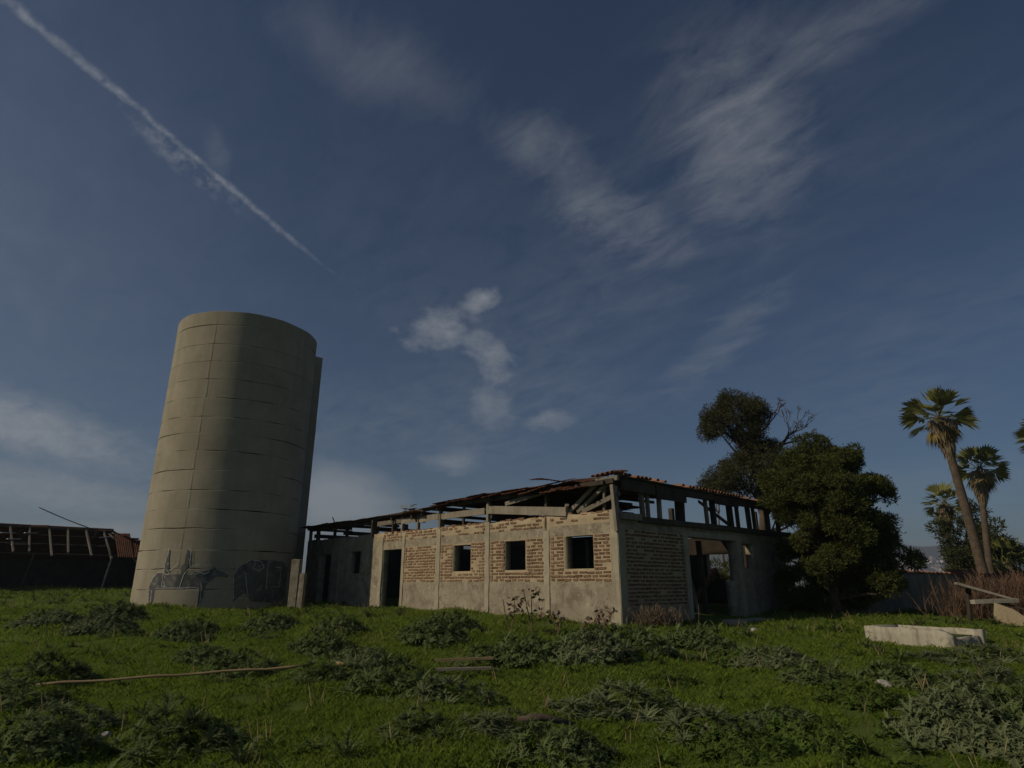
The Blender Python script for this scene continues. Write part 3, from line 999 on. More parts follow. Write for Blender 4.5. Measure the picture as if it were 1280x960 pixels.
RZ, EZ, FY, BY = 4.0, 2.0, -2.6, 3.4
sb((-15, 0, RZ), (.1, 0, RZ - .03), .14, .16, 'dark_wood', 'ridge_beam', seg=10)
sb((-15, -1.35, 2.88), (.4, -1.35, 2.88), .05, .05, 'dark_wood', 'purlin', seg=6)
sb((-15, -.7, 3.45), (.3, -.7, 3.45), .04, .04, 'rusty_metal', 'purlin', seg=6)
sb((-15, -2.3, 2.2), (1.2, -2.3, 2.2), .06, .06, 'dark_wood', 'purlin', seg=6)
for i, x in enumerate(np.arange(-14.1, .2, 1.07)):
    lo = random.uniform(-.3, .5)
    sb((x + random.uniform(-.15, .3), FY + lo, EZ + lo * .75), (x, -.02, RZ - .02), .10, .11, 'old_wood', 'rafter')
sb((.15, -.3, 3.75), (1.55, -2.2, 2.25), .13, .10, 'old_wood', 'rafter')
sb((.75, -.5, 3.55), (1.9, -1.9, 1.7), .08, .07, 'old_wood', 'rafter')
sb((-.5, -.7, 3.45), (.35, -.75, 3.55), .16, .05, 'pale_metal', 'torn_panel')
for (x, tilt) in ((-11.5, .2), (-6.9, .0), (-4.2, .4), (.2, .35)):
    sb((x - tilt, -2.2, -.4), (x, -2.25, 2.2), .10, .10, 'old_wood' if x > -1 else 'dark_wood', 'post')
for i, x in enumerate(np.arange(-14.6, 4.2, .97)):
    if x > .6:
        q_ = (x - .3) / 4.3
        o = link('roof_sheet', random.choice(sheets), shed)
        o.location = (x, 1.9 * q_ + .1, RZ - 1.05 * q_)
        o.rotation_euler = (Matrix.Rotation(R(90), 4, 'Z') @ Matrix.Rotation(R(30), 4, 'Y')).to_euler()
        o.scale = (1.5 * (1 - q_) + .1, 1, 1)
        continue
    for k, (y0, z0) in enumerate(((-.05, RZ + .10), (1.75, RZ - 1.0))):
        o = link('roof_sheet', random.choice(sheets), shed)
        o.location = (x, y0, z0)
        o.rotation_euler = (Matrix.Rotation(R(90), 4, 'Z') @ Matrix.Rotation(R(30), 4, 'Y')).to_euler()
        o.scale = (.82, 1, 1)
# a strip of sheets still hanging on the ridge, and the hipped end
for x in np.arange(-14.6, .2, .97):
    o = link('roof_sheet', random.choice(sheets), shed)
    o.location = (x, .02, RZ + .14)
    o.rotation_euler = (Matrix.Rotation(R(-90), 4, 'Z') @ Matrix.Rotation(R(37 + random.uniform(-3, 3)), 4, 'Y')).to_euler()
    o.scale = (.07 + random.uniform(-.02, .05), 1, 1)
for i, x in enumerate(np.arange(.95, 4.3, .95)):
    q = (x - .3) / 4.3
    o = link('roof_sheet', random.choice(sheets), shed)
    o.location = (x, FY * q, RZ + .12 - (RZ - EZ) * q)
    o.rotation_euler = (Matrix.Rotation(R(-90), 4, 'Z') @ Matrix.Rotation(R(37.5), 4, 'Y')).to_euler()
    o.scale = (1.28 * (1 - q), 1, 1)
for i in range(6):
    o = link('roof_sheet', random.choice(sheets), shed)
    yy = -1.9 + i * .95
    o.location = (.25 + .9 * abs(yy) * .8, yy, RZ + .03 - .42 * abs(yy))
    o.rotation_euler = (0, R(25), random.uniform(-.05, .05))
    o.scale = (1.3, 1, 1)
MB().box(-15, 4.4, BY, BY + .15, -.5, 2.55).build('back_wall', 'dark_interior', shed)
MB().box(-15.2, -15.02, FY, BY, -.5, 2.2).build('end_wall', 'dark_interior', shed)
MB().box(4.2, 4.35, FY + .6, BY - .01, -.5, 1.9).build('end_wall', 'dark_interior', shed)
for (x, y, z, s_) in ((-5.6, -.55, 3.5, .8), (-4.4, -.6, 3.55, .7), (-5.3, -1.2, 3.1, .7), (-5.0, -1.7, 2.75, .8)):
    m = MB()
    m.beam((x - s_ / 2, y, z), (x + s_ / 2, y + .1, z + .03), .35, .03, .02)
    m.build('torn_panel', 'pale_metal', shed)
sb((-.8, -.2, 4.0), (-4.3, -.6, 5.25), .05, .05, 'dark_wood', 'leaning_pole', seg=4, sag=.06)

# ------------------------------------------------------------------ trees
def leaf_cloud(centres, radii, n_per, size, up_bias=.25, shell=.55, squash=.8, asp=.42):
    V, F, A = [], [], []
    for (c, r, n) in zip(centres, radii, n_per):
        d = rng.normal(size=(n, 3))
        d /= np.linalg.norm(d, axis=1)[:, None]
        rad = r * (shell + (1 - shell) * rng.random(n)) * (1 + .18 * rng.normal(size=n))
        p = np.asarray(c) + d * rad[:, None] * np.array([1, 1, squash])
        ax = d + rng.normal(size=(n, 3)) * .55 + np.array([0, 0, up_bias])
        ax /= np.linalg.norm(ax, axis=1)[:, None]
        sd_ = np.cross(ax, rng.normal(size=(n, 3)))
        sd_ /= np.linalg.norm(sd_, axis=1)[:, None] + 1e-6
        s = size * (.6 + .8 * rng.random(n))
        v0 = p - sd_ * (s * asp / 2)[:, None]
        v1 = p + ax * (s * .55)[:, None] - sd_ * (s * asp * .5)[:, None] * .2 + sd_ * (s * asp * .6)[:, None]
        v2 = p + ax * s[:, None]
        b = sum(len(q) for q in V)
        V.append(np.stack([v0, v1, v2], 1).reshape(-1, 3))
        F.append((np.arange(n * 3).reshape(-1, 3) + b))
        tone = np.clip(rng.random() * .5 + .5 * rng.random(n), 0, 1)
        A.append(np.repeat(tone, 3))
    return np.concatenate(V), np.concatenate(F), np.concatenate(A)


def poly_clumps(poly, y0, depth, n, rmin, rmax, base_pt):
    """clump centres inside an outline given in metres (x, z), spread in depth by the width there"""
    xs = [p[0] for p in poly]
    zs = [p[1] for p in poly]
    out, rad = [], []
    while len(out) < n:
        x, z = random.uniform(min(xs), max(xs)), random.uniform(min(zs), max(zs))
        if not inside(poly, x, z):
            continue
        ms = [q for q in np.linspace(min(xs), max(xs), 40) if inside(poly, q, z)]
        half = max(.2, (max(ms) - min(ms)) / 2) if ms else .3
        cx = (max(ms) + min(ms)) / 2 if ms else x
        lim = math.sqrt(max(0, 1 - ((x - cx) / (half * 1.05)) ** 2))
        y = y0 + random.uniform(-1, 1) * lim * min(depth, half)
        out.append((x, y, z))
        rad.append(random.uniform(rmin, rmax))
    return out, rad


def limb(m, p0, p1, r0, r1, n=5, wob=.12, sides=6):
    p0, p1 = Vector(p0), Vector(p1)
    l = (p1 - p0).length
    pts = [p0.lerp(p1, i / n) + Vector([random.uniform(-wob, wob) * l * .3 * (0 < i < n) for _ in range(3)]) for i in range(n + 1)]
    m.tube(pts, [r0 + (r1 - r0) * i / n for i in range(n + 1)], sides)
    return pts


def make_tree(name, loc, polys, label, leafmat, leaf, per, trunk_r, rmin, rmax, nlimb=12, depth=3.0, counts=None, group=None, trunk_top=None, asp=.42, lumps=None):
    z0 = tz(loc[0], loc[1])
    t = empty(name, (loc[0], loc[1], z0))
    tag(t, label, 'tree', group)
    C, Rr = [], []
    for poly, cnt in zip(polys, counts):
        c, r = poly_clumps([(x - loc[0], z - z0) for x, z in poly], 0, depth, cnt, rmin, rmax, None)
        if lumps:          # each boss of foliage is a cluster of smaller tufts with gaps between bosses
            for q in c:
                br = random.uniform(*lumps)
                for _ in range(int(11 * (br / lumps[1]) ** 2) + 3):
                    d = Vector([random.gauss(0, 1) for _ in range(3)]).normalized()
                    d.z = abs(d.z) * .8 if random.random() < .7 else d.z
                    C.append((q[0] + d.x * br, q[1] + d.y * br, q[2] + d.z * br * .75))
                    Rr.append(random.uniform(rmin, rmax))
            continue
        C += c
        Rr += r
    V, F, A = leaf_cloud(C, Rr, [max(30, int(per * (r / rmax) ** 2)) for r in Rr], leaf, asp=asp)
    cr = link('crown', npmesh('crown', V, F, leafmat, A), t)
    m = MB()
    tt = trunk_top or (0, 0, max(c[2] for c in C) * .7)
    pts = limb(m, (0, 0, -.3), tt, trunk_r, trunk_r * .35, 7, .05, 8)
    for c in random.sample(C, min(nlimb, len(C))):
        k = min(len(pts) - 1, max(1, int(len(pts) * min(.95, c[2] / max(.5, tt[2]) * .7))))
        limb(m, pts[k], c, trunk_r * .32, trunk_r * .08, 5, .15, 5)
    m.build('trunk', 'bark', t, True)
    return t, pts


# dense tree at the right end of the barn (outline in metres at its own distance)
near_poly = [(9.1, .5), (9.2, 2.0), (9.25, 3.0), (9.0, 4.0), (8.95, 4.9), (9.3, 5.3), (9.7, 5.3), (9.95, 6.0), (10.3, 6.25), (10.7, 6.3), (10.85, 5.6), (11.3, 5.75), (11.6, 5.6), (11.55, 5.0), (12.1, 4.8), (12.2, 4.4), (11.8, 3.9), (12.2, 3.4), (12.5, 2.8), (12.6, 1.9), (12.1, 1.6), (11.0, .9)]
make_tree('evergreen_tree', (10.4, 21.3), [near_poly], 'dense dark green evergreen tree against the right end of the barn', 'pine_leaf', .105, 640, .22, .14, .30, 34, 2.4, [125], asp=.36, lumps=(.16, .62))
# taller tree behind it with a partly bare top
up_poly = [(10.0, 9.2), (10.2, 9.7), (10.3, 10.6), (10.9, 10.7), (11.3, 11.25), (12.1, 11.2), (12.6, 10.8), (13.3, 11.0), (13.6, 10.2), (13.0, 9.5), (13.2, 8.8), (12.8, 8.3), (12.2, 8.2), (11.7, 8.9), (11.2, 9.5), (10.6, 9.0)]
low_poly = [(10.0, 6.2), (10.1, 6.9), (11.0, 7.6), (12.2, 8.6), (13.2, 8.8), (14.2, 8.2), (15.0, 6.5), (15.4, 4.4), (14.2, 4.6), (13.2, 6.1)]
tall, tpts = make_tree('tall_tree', (12.6, 32.0), [up_poly, low_poly], 'tall tree with thinning crown and bare branches rising behind the evergreen', 'tall_leaf', .13, 420, .30, .18, .46, 34, 2.4, [150, 240], trunk_top=(.0, 0, 9.8), asp=.36)
m = MB()
bz0 = tz(12.6, 32.0)
rb = random.Random(5)


def twig(p, d, l, r, lev):
    d = d.normalized()
    q = p + d * l
    mid = p.lerp(q, .5) + Vector([rb.uniform(-.12, .12) * l for _ in range(3)])
    r = max(r, .011)
    m.tube([p, mid, q], [r, r * .8, max(.009, r * .6)], 5 if lev > 2 else 3, cap=False)
    if lev == 0:
        return
    for k in range(3 if lev < 3 else 2):
        nd = d + Vector([rb.uniform(-.75, .75) for _ in range(3)]) + Vector((.10, 0, .12))
        twig(q, nd, l * rb.uniform(.55, .85), r * .6, lev - 1)


twig(Vector((.2, 0, 7.6 - bz0)), Vector((1.0, 0, .75)), 1.3, .11, 5)
twig(Vector((.9, .1, 7.8 - bz0)), Vector((.9, .1, 1.0)), 1.2, .10, 5)
twig(Vector((.3, .1, 9.0 - bz0)), Vector((.9, .1, .8)), .85, .08, 5)
m.build('bare_branches', 'bark', tall)
make_tree('round_bush_tree', (12.4, 38.0), [[(11.6, 6.9), (11.7, 7.4), (12.3, 7.8), (12.9, 7.6), (13.2, 6.9)]], 'small round tree top peeping over the barn roof', 'tall_leaf', .14, 500, .10, .3, .5, 6, 1.0, [9], asp=.36)
make_tree('bushy_tree', (9.2, 28.2), [[(7.6, .4), (7.6, 2.4), (8.6, 3.0), (9.8, 2.9), (10.8, 2.3), (10.8, .4)]], 'green bush seen through the wide doorway of the barn', 'pine_leaf', .13, 500, .08, .3, .5, 8, 1.2, [34], asp=.4)
make_tree('juniper_tree', (32.6, 46.0), [[(30.6, 0), (30.8, 3.4), (31.6, 4.6), (31.2, 5.4), (30.4, 5.2), (30.5, 6.2), (31.8, 6.2), (32.3, 7.4), (33.6, 7.0), (34.6, 5.6), (35.0, 3.0), (35, 0)]], 'ragged dark juniper tree behind the leaning palm trunk', 'cypress_leaf', .26, 420, .2, .35, .75, 14, 2.0, [70])
make_tree('juniper_tree', (36.2, 48.0), [[(34.0, 0), (34.2, 4.2), (35.2, 5.4), (36.4, 4.9), (38.0, 4.0), (38.6, 0)]], 'low dark tree behind the second palm trunk', 'cypress_leaf', .26, 420, .15, .35, .75, 14, 2.0, [50])


# ------------------------------------------------------------------ palms
def fan_leaf(V, F, A, base, direction, pet, rad, blades, tone, droop=.25, rd=random, spread=62):
    d = Vector(direction).normalized()
    side = d.cross(Vector((0, 0, 1)))
    side = side.normalized() if side.length > .05 else Vector((1, 0, 0))
    side = (Matrix.Rotation(rd.uniform(-.9, .9), 3, d) @ side).normalized()
    nrm = side.cross(d).normalized()
    base = Vector(base)
    hub = base + d * pet - Vector((0, 0, droop * .35 * pet))
    w2 = .022
    b = len(V)
    V += [base - side * w2, base + side * w2, hub + side * w2, hub - side * w2]
    F += [(b, b + 1, b + 2), (b, b + 2, b + 3)]
    A += [tone] * 4
    for i in range(blades):
        a = R(spread * (-1 + 2 * i / (blades - 1))) + rd.uniform(-.05, .05)
        dd = (d * math.cos(a) + side * math.sin(a)).normalized()
        l = rad * (.78 + .22 * math.cos(a)) * rd.uniform(.88, 1.08)
        mid = hub + dd * l * .6 + nrm * (-.04 * abs(math.sin(a))) * l
        tip = hub + dd * l * .97 - Vector((0, 0, droop * l * rd.uniform(.5, 1.2)))
        cs = dd.cross(nrm).normalized() * (l * .075)
        tw = nrm * rd.uniform(-.02, .02)
        b = len(V)
        V += [hub, mid - cs + tw, mid + cs - tw, tip]
        F += [(b, b + 1, b + 2), (b + 1, b + 3, b + 2)]
        A += [min(1, max(0, tone + rd.uniform(-.2, .2)))] * 4


def palm(name, foot, top, label, r0, r1, crown_r, skirt_len, skirt_r, nfr=30, seed=1, foot_z=None):
    rd = random.Random(seed)
    z0 = tz(foot[0], foot[1])
    t = empty(name, (foot[0], foot[1], z0))
    tag(t, label, 'palm', 'palms on the right')
    T = Vector((top[0] - foot[0], top[1] - foot[1], top[2] - z0))
    m = MB()
    pts = []
    n = 26
    for i in range(n + 1):
        q = i / n
        c = T * q + Vector((T.x * -.10, 0, 0)) * math.sin(q * math.pi)
        pts.append(c)
    rr = [(r0 + (r1 - r0) * (i / n) ** .7) * (1 + .05 * (i % 2)) * (1.25 if i == 0 else 1) for i in range(n + 1)]
    pts[0] -= Vector((0, 0, .4))
    m.tube(pts, rr, 10)
    m.build('trunk', 'palm_bark', t, True)
    ax = (pts[-1] - pts[-6]).normalized()
    # green crown
    V, F, A = [], [], []
    for k in range(nfr):
        az = k * 2.399 + rd.uniform(-.2, .2)
        el = R((76, 4, 40, -14, 22, 58, 10, 30, -6, 16, -22, 48)[k % 12] + rd.uniform(-6, 6))
        d = Vector((math.cos(az) * math.cos(el), math.sin(az) * math.cos(el), math.sin(el)))
        fan_leaf(V, F, A, T - ax * .1, d, crown_r * rd.uniform(.40, .54), crown_r * rd.uniform(.44, .56), 8, rd.uniform(0, .9), .12, rd, 40)
    link('crown', npmesh('crown', [tuple(q) for q in V], F, 'palm_leaf', A), t)
    V, F, A = [], [], []
    for k in range(12):
        az = k * 2.399 + rd.uniform(-.3, .3)
        el = R(rd.uniform(-66, -25))
        d = Vector((math.cos(az) * math.cos(el), math.sin(az) * math.cos(el), math.sin(el)))
        fan_leaf(V, F, A, T - ax * .25, d, crown_r * .34, crown_r * .30, 11, rd.uniform(0, 1), .7, rd)
    link('yellow_fronds', npmesh('yellow_fronds', [tuple(q) for q in V], F, 'palm_yellow', A), t)
    # hanging skirt of dead fronds
    V, F, A = [], [], []
    for k in range(1100):
        q = rd.random()
        az = rd.uniform(0, 6.283)
        s0_ = q * skirt_len
        rad = skirt_r * (1 - .80 * (s0_ / skirt_len) ** 1.2) * rd.uniform(.72, 1.04)
        if q < .12:
            rad *= .55 + q * 3.7
        c = T - ax * (s0_ + .15)
        p = c + Vector((math.cos(az), math.sin(az), 0)) * rad
        ln = rd.uniform(.25, .55) * min(1.0, skirt_len / 2)
        dn = (Vector((0, 0, -1)) + Vector((math.cos(az), math.sin(az), 0)) * rd.uniform(-.35, .12) + Vector([rd.uniform(-.15, .15) for _ in range(3)])).normalized()
        sd_ = dn.cross(Vector((math.cos(az), math.sin(az), rd.uniform(-.6, .6)))).normalized() * rd.uniform(.02, .06)
        b = len(V)
        V += [p - sd_, p + sd_, p + dn * ln]
        F.append((b, b + 1, b + 2))
        A += [rd.random()] * 3
    # core behind the hanging leaves
    link('dead_skirt', npmesh('dead_skirt', [tuple(q) for q in V], F, 'palm_dead', A), t)
    m = MB()
    cp = [T - ax * s_ for s_ in np.linspace(.3, skirt_len, 8)]
    m.tube(cp, [max(r1, skirt_r * .60 * (1 - .85 * (i / 7) ** 1.2)) * (.3 if i == 0 else .75 if i == 1 else 1) for i in range(8)], 10)
    m.build('skirt_core', 'palm_dead', t)
    return t


palm('tall_palm', (29.0, 40.0), (28.25, 40.0, 12.2), 'tallest palm, leaning left with a thick skirt of dead fronds', .33, .22, 2.4, 2.7, 1.0, 44, 3)
palm('palm', (31.4, 43.0), (32.45, 43.0, 9.3), 'middle palm upright to the right of the tall leaning one', .24, .17, 2.0, 2.4, .82, 40, 4)
palm('palm', (33.6, 50.0), (34.3, 50.0, 7.8), 'smallest palm half hidden left of the leaning trunk', .24, .18, 1.8, 2.6, .68, 34, 5)
palm('palm', (37.5, 42.5), (37.5, 42.5, 11.4), 'palm cut by the right edge with only its fronds showing', .3, .2, 2.3, 2.4, .95, 34, 6)
# young palm without a trunk
yp = empty('young_palm', (33.9, 44.5, tz(33.9, 44.5)))
tag(yp, 'low bushy palm behind the dry brush right of the trunks', 'palm', 'palms on the right')
V, F, A = [], [], []
rdp = random.Random(9)
for k in range(46):
    az, el = k * 2.399, R(rdp.choice((75, 60, 45, 30, 15, 5)) + rdp.uniform(-6, 6))
    d = Vector((math.cos(az) * math.cos(el), math.sin(az) * math.cos(el), math.sin(el)))
    fan_leaf(V, F, A, (rdp.uniform(-.5, .5), rdp.uniform(-.5, .5), 3.0), d, 1.25, 1.0, 13, rdp.uniform(0, .6), .3, rdp)
link('crown', npmesh('crown', [tuple(q) for q in V], F, 'palm_leaf', A), yp)
m = MB()
m.tube([(0, 0, -.5), (0, 0, 1.5), (0, 0, 3.1)], [.4, .38, .3], 9)
m.build('trunk', 'palm_bark', yp, True)

# ------------------------------------------------------------------ low walled yard on the right
lw = empty('yard_wall', (11.0, 21.2, tz(11, 21.2)), BRZ)
tag(lw, 'low shaded plaster wall with terracotta coping right of the evergreen', 'wall')
lz0 = tz(11, 21.2)
link('wall', wall_mesh('wall', 0, 14.0, -.8, 2.02 - lz0, .24, [], [], RP, ['shade_plaster'], seed=9, step=.3), lw)
coping_me = tile_me[0].copy()
coping_me.materials[0] = MATS['terracotta']
for i in range(66):
    o = link('coping_tile', coping_me, lw)
    o.location = (.15 + i * .21, -.05, 2.02 - lz0 + .0)
    o.rotation_euler = (random.uniform(-.05, .05), random.uniform(-.08, .08), random.uniform(-.08, .08))
    o.scale = (1.25, 1.1, 1.3)

# concrete trough
tr = empty('concrete_trough', (8.07, 13.73, tz(8.07, 13.73)), math.atan2(-.885, .466))
tag(tr, 'sunlit concrete water trough with a chipped end, right of the barn', 'trough')
tzz = .74 - tz(8.07, 13.73)
# local x along the long sunlit face (towards the camera), local y away from the sun
m = wall_mesh('front_slab', -.9, .88, -.4, tzz, .13, [], [], lambda s, n, z: (s, n, z), ['trough_concrete'], top_j=.012, step=.13, amp=.005, seed=11, topf=lambda s: tzz - (0.10 * max(0, (s - .62) / .26) ** 1.5 if s > .62 else 0))
link('front_slab', m, tr)
link('back_slab', wall_mesh('back_slab', -.9, .9, -.4, tzz - .01, .12, [], [], lambda s, n, z: (s, 1.02 + n, z), ['trough_concrete'], top_j=.012, step=.15, seed=12), tr)
link('end_slab', wall_mesh('end_slab', .135, 1.015, -.4, tzz - .005, .12, [], [], lambda s, n, z: (-.9 + n, s, z), ['trough_concrete'], top_j=.012, step=.15, seed=13), tr)
link('end_slab', wall_mesh('end_slab', .135, 1.015, -.4, tzz - .14, .12, [], [], lambda s, n, z: (.86 - n, s, z), ['trough_concrete'], top_j=.05, step=.12, seed=14), tr)
MB().box(-.77, .73, .14, 1.01, -.4, tzz - .12, .01).build('fill', 'soil', tr)

# fallen-in lean-to at the far right
ru = empty('collapsed_lean_to', (14.2, 18.2, tz(14.2, 18.2)))
tag(ru, 'collapsed lean-to with pale boards, broken plaster and rusty sheets at the right edge', 'ruin')
rz0 = tz(14.2, 18.2)


def rbm(p0, p1, w_, h_, mat, name):
    q = lambda p: (p[0] - 14.2, p[1] - 18.2, p[2] - rz0)
    return bm(q(p0), q(p1), w_, h_, mat, name, parent=ru)


rbm((12.45, 18.4, 1.62), (13.6, 18.0, 1.22), .22, .06, 'old_wood', 'board')
rbm((12.55, 18.0, 1.14), (13.75, 18.0, 1.18), .20, .10, 'trough_concrete', 'board')
rbm((13.2, 18.3, 1.2), (14.5, 17.6, .72), .2, .05, 'dark_wood', 'board')
rbm((12.7, 18.5, .3), (12.85, 18.5, 1.5), .10, .10, 'dark_wood', 'post')
rbm((15.3, 18.9, .3), (15.3, 18.9, 2.25), .035, .035, 'old_wood', 'post')
pl = [(13.05, 1.12), (13.38, .95), (13.62, .70), (13.48, .62), (13.62, .42), (13.55, .25), (13.20, .25), (13.1, .6)]
V = [(x - 14.2, yv - 18.2 + (x - 13) * -.6, z - rz0) for yv in (17.9, 18.1) for (x, z) in pl]
n = len(pl)
MB().add(V, [tuple(range(n - 1, -1, -1)), tuple(range(n, 2 * n))] + [(i, (i + 1) % n, (i + 1) % n + n, i + n) for i in range(n)]).build('broken_wall', 'mortar', ru)
for i in range(3):
    o = link('roof_sheet', sheets[i], ru)
    p = Vector((15.6 + i * .9, 20.2, .95))
    o.location = p - Vector((14.2, 18.2, rz0))
    o.rotation_euler = (Matrix.Rotation(R(-90 + random.uniform(-4, 4)), 4, 'Z') @ Matrix.Rotation(R(-8 + random.uniform(-4, 4)), 4, 'Y')).to_euler()
    o.rotation_euler = (Matrix.Rotation(R(90 + random.uniform(-4, 4)), 4, 'Z') @ Matrix.Rotation(R(-24 + random.uniform(-5, 5)), 4, 'Y')).to_euler()


# ------------------------------------------------------------------ dry brush (bare reddish thicket)
def brush(name, loc, n, wx, wy, h, label, mat='dry_brush', seed=1, thick=.010, group=None, cat='bush'):
    rd = random.Random(seed)
    z0 = tz(loc[0], loc[1])
    V, F, A = [], [], []
    for k in range(n):
        p = Vector((rd.gauss(0, .42) * wx, rd.gauss(0, .42) * wy, -.05))
        d = Vector((rd.uniform(-.5, .5), rd.uniform(-.5, .5), 1)).normalized()
        l = h * rd.uniform(.5, 1.1)
        tn_ = rd.random()
        sgs = 4
        w0 = thick * rd.uniform(.7, 1.6)
        for i in range(sgs):
            q = p + d * (l / sgs)
            sd_ = d.cross(Vector((rd.uniform(-1, 1), rd.uniform(-1, 1), .2))).normalized() * w0
            b = len(V)
            V += [p - sd_, p + sd_, q + sd_ * .8, q - sd_ * .8]
            F += [(b, b + 1, b + 2), (b, b + 2, b + 3)]
            A += [tn_] * 4
            if i > 0:
                for _ in range(2):
                    e = (d + Vector([rd.uniform(-1, 1) for _ in range(3)])).normalized()
                    ll = l * rd.uniform(.15, .3)
                    b = len(V)
                    V += [p - sd_ * .6, p + sd_ * .6, p + e * ll]
                    F.append((b, b + 1, b + 2))
                    A += [tn_] * 3
            p = q
            d = (d + Vector([rd.uniform(-.3, .3) for _ in range(3)])).normalized()
    t = empty(name, (loc[0], loc[1], z0))
    tag(t, label, cat, group)
    link('twigs', npmesh('twigs', [tuple(q) for q in V], F, mat, A), t)
    return t


brush('dry_bush', (16.2, 19.6), 1100, 2.6, .8, 1.6, 'tall tangle of dry reddish-brown brush at the right edge', seed=1, thick=.0055)
brush('dry_bush', (14.2, 19.9), 800, 1.6, .6, 1.35, 'dry reddish-brown brush behind the pale fallen boards', seed=2, thick=.005)
brush('dry_bush', (14.9, 16.8), 500, .9, .8, 1.2, 'dry grey-brown brush in front of the collapsed lean-to', seed=3, thick=.005)
brush('dry_grass_tuft', (3.55, 16.2), 260, .7, .3, .55, 'tuft of tall dry grass at the foot of the shaded barn wall', 'dry_stalk', seed=4, thick=.005, cat='grass tuft')

# ------------------------------------------------------------------ weeds
def leaf_arr(L, az, el0, droop, wid, rd, seg=8):
    V, F = [], []
    p = np.zeros(3)
    h = np.array([math.cos(az), math.sin(az), 0])
    s = np.array([-math.sin(az), math.cos(az), 0])
    prev = None
    mids = []
    for i in range(seg + 1):
        t = i / seg
        a = el0 - droop * t
        mids.append((p.copy(), a))
        p = p + (h * math.cos(a) + np.array([0, 0, math.sin(a)])) * L / seg
    for i in range(seg):
        (p0, a0), (p1, a1) = mids[i], mids[i + 1]
        w_ = .012 * (1 - i / seg) + .004
        b = len(V)
        V += [p0 - s * w_, p0 + s * w_, p1 + s * w_ * .8, p1 - s * w_ * .8]
        F += [(b, b + 1, b + 2), (b, b + 2, b + 3)]
        if i == 0:
            continue
        t = i / seg
        lw_ = wid * L * math.sin(math.pi * (.12 + .86 * t)) * rd.uniform(.45, 1.35)
        fw = h * math.cos(a0) + np.array([0, 0, math.sin(a0)])
        upn = np.cross(fw, s) * -1
        for sg in (-1, 1):
            b = len(V)
            tip = p0 + s * sg * lw_ + fw * lw_ * .55 + upn * lw_ * rd.uniform(-.35, .25)
            V += [p0 - fw * L / seg * .15, p0 + fw * L / seg * .40, tip]
            F.append((b, b + 1, b + 2))
    return V, F


def rosette(seed, n, L, wid, upright, seg=8):
    rd = random.Random(seed)
    V, F, A = [], [], []
    for k in range(n):
        az = k * 2.399 + rd.uniform(-.3, .3)
        v, f = leaf_arr(L * rd.uniform(.65, 1.1), az, R(rd.uniform(upright - 25, upright + 18)), R(rd.uniform(40, 105)), wid, rd, seg)
        b = len(V)
        V += v
        F += [tuple(i + b for i in q) for q in f]
        A += [min(1, max(0, rd.gauss(.4, .3)))] * len(v)
    return np.array(V), np.array(F), np.array(A)


ROS = [rosette(k, 20, .28, .13, 62) for k in range(6)]
ROSB = [rosette(20 + k, 14, .165, .24, 55, 5) for k in range(5)]


def bush_mesh(seed, rx, ry, hgt, nros, mat, kinds):
    rd = random.Random(seed)
    VV, FF, AA = [], [], []
    nb_ = 0
    for k in range(nros):
        a = rd.uniform(0, 6.283)
        q = math.sqrt(rd.random())
        x, y = rx * q * math.cos(a), ry * q * math.sin(a)
        z = hgt * .55 * (1 - q ** 2) * rd.uniform(.3, 1.1)
        v, f, c = rd.choice(kinds)
        sc = rd.uniform(.5, .95)
        an = rd.uniform(0, 6.283)
        lean = .5 * q
        M3 = np.array((Matrix.Rotation(lean, 3, Vector((-math.sin(a), math.cos(a), 0))) @ Matrix.Rotation(an, 3, 'Z')))
        VV.append((v * sc) @ M3.T + np.array([x, y, z]))
        FF.append(f + nb_)
        AA.append(np.clip(c + rd.uniform(-.2, .2), 0, 1))
        nb_ += len(v)
    return npmesh('foliage', np.concatenate(VV), np.concatenate(FF), mat, np.concatenate(AA))


bushes = [bush_mesh(100 + k, .62, .5, .72, 62, m_, ROS + ROSB) for k, m_ in enumerate(('weed', 'weed_grey', 'weed', 'weed_grey', 'weed', 'weed_green'))]
low_b = [bush_mesh(200 + k, .62, .5, .38, 105, m_, ROSB) for k, m_ in enumerate(('weed', 'weed_grey', 'weed_green', 'weed'))]
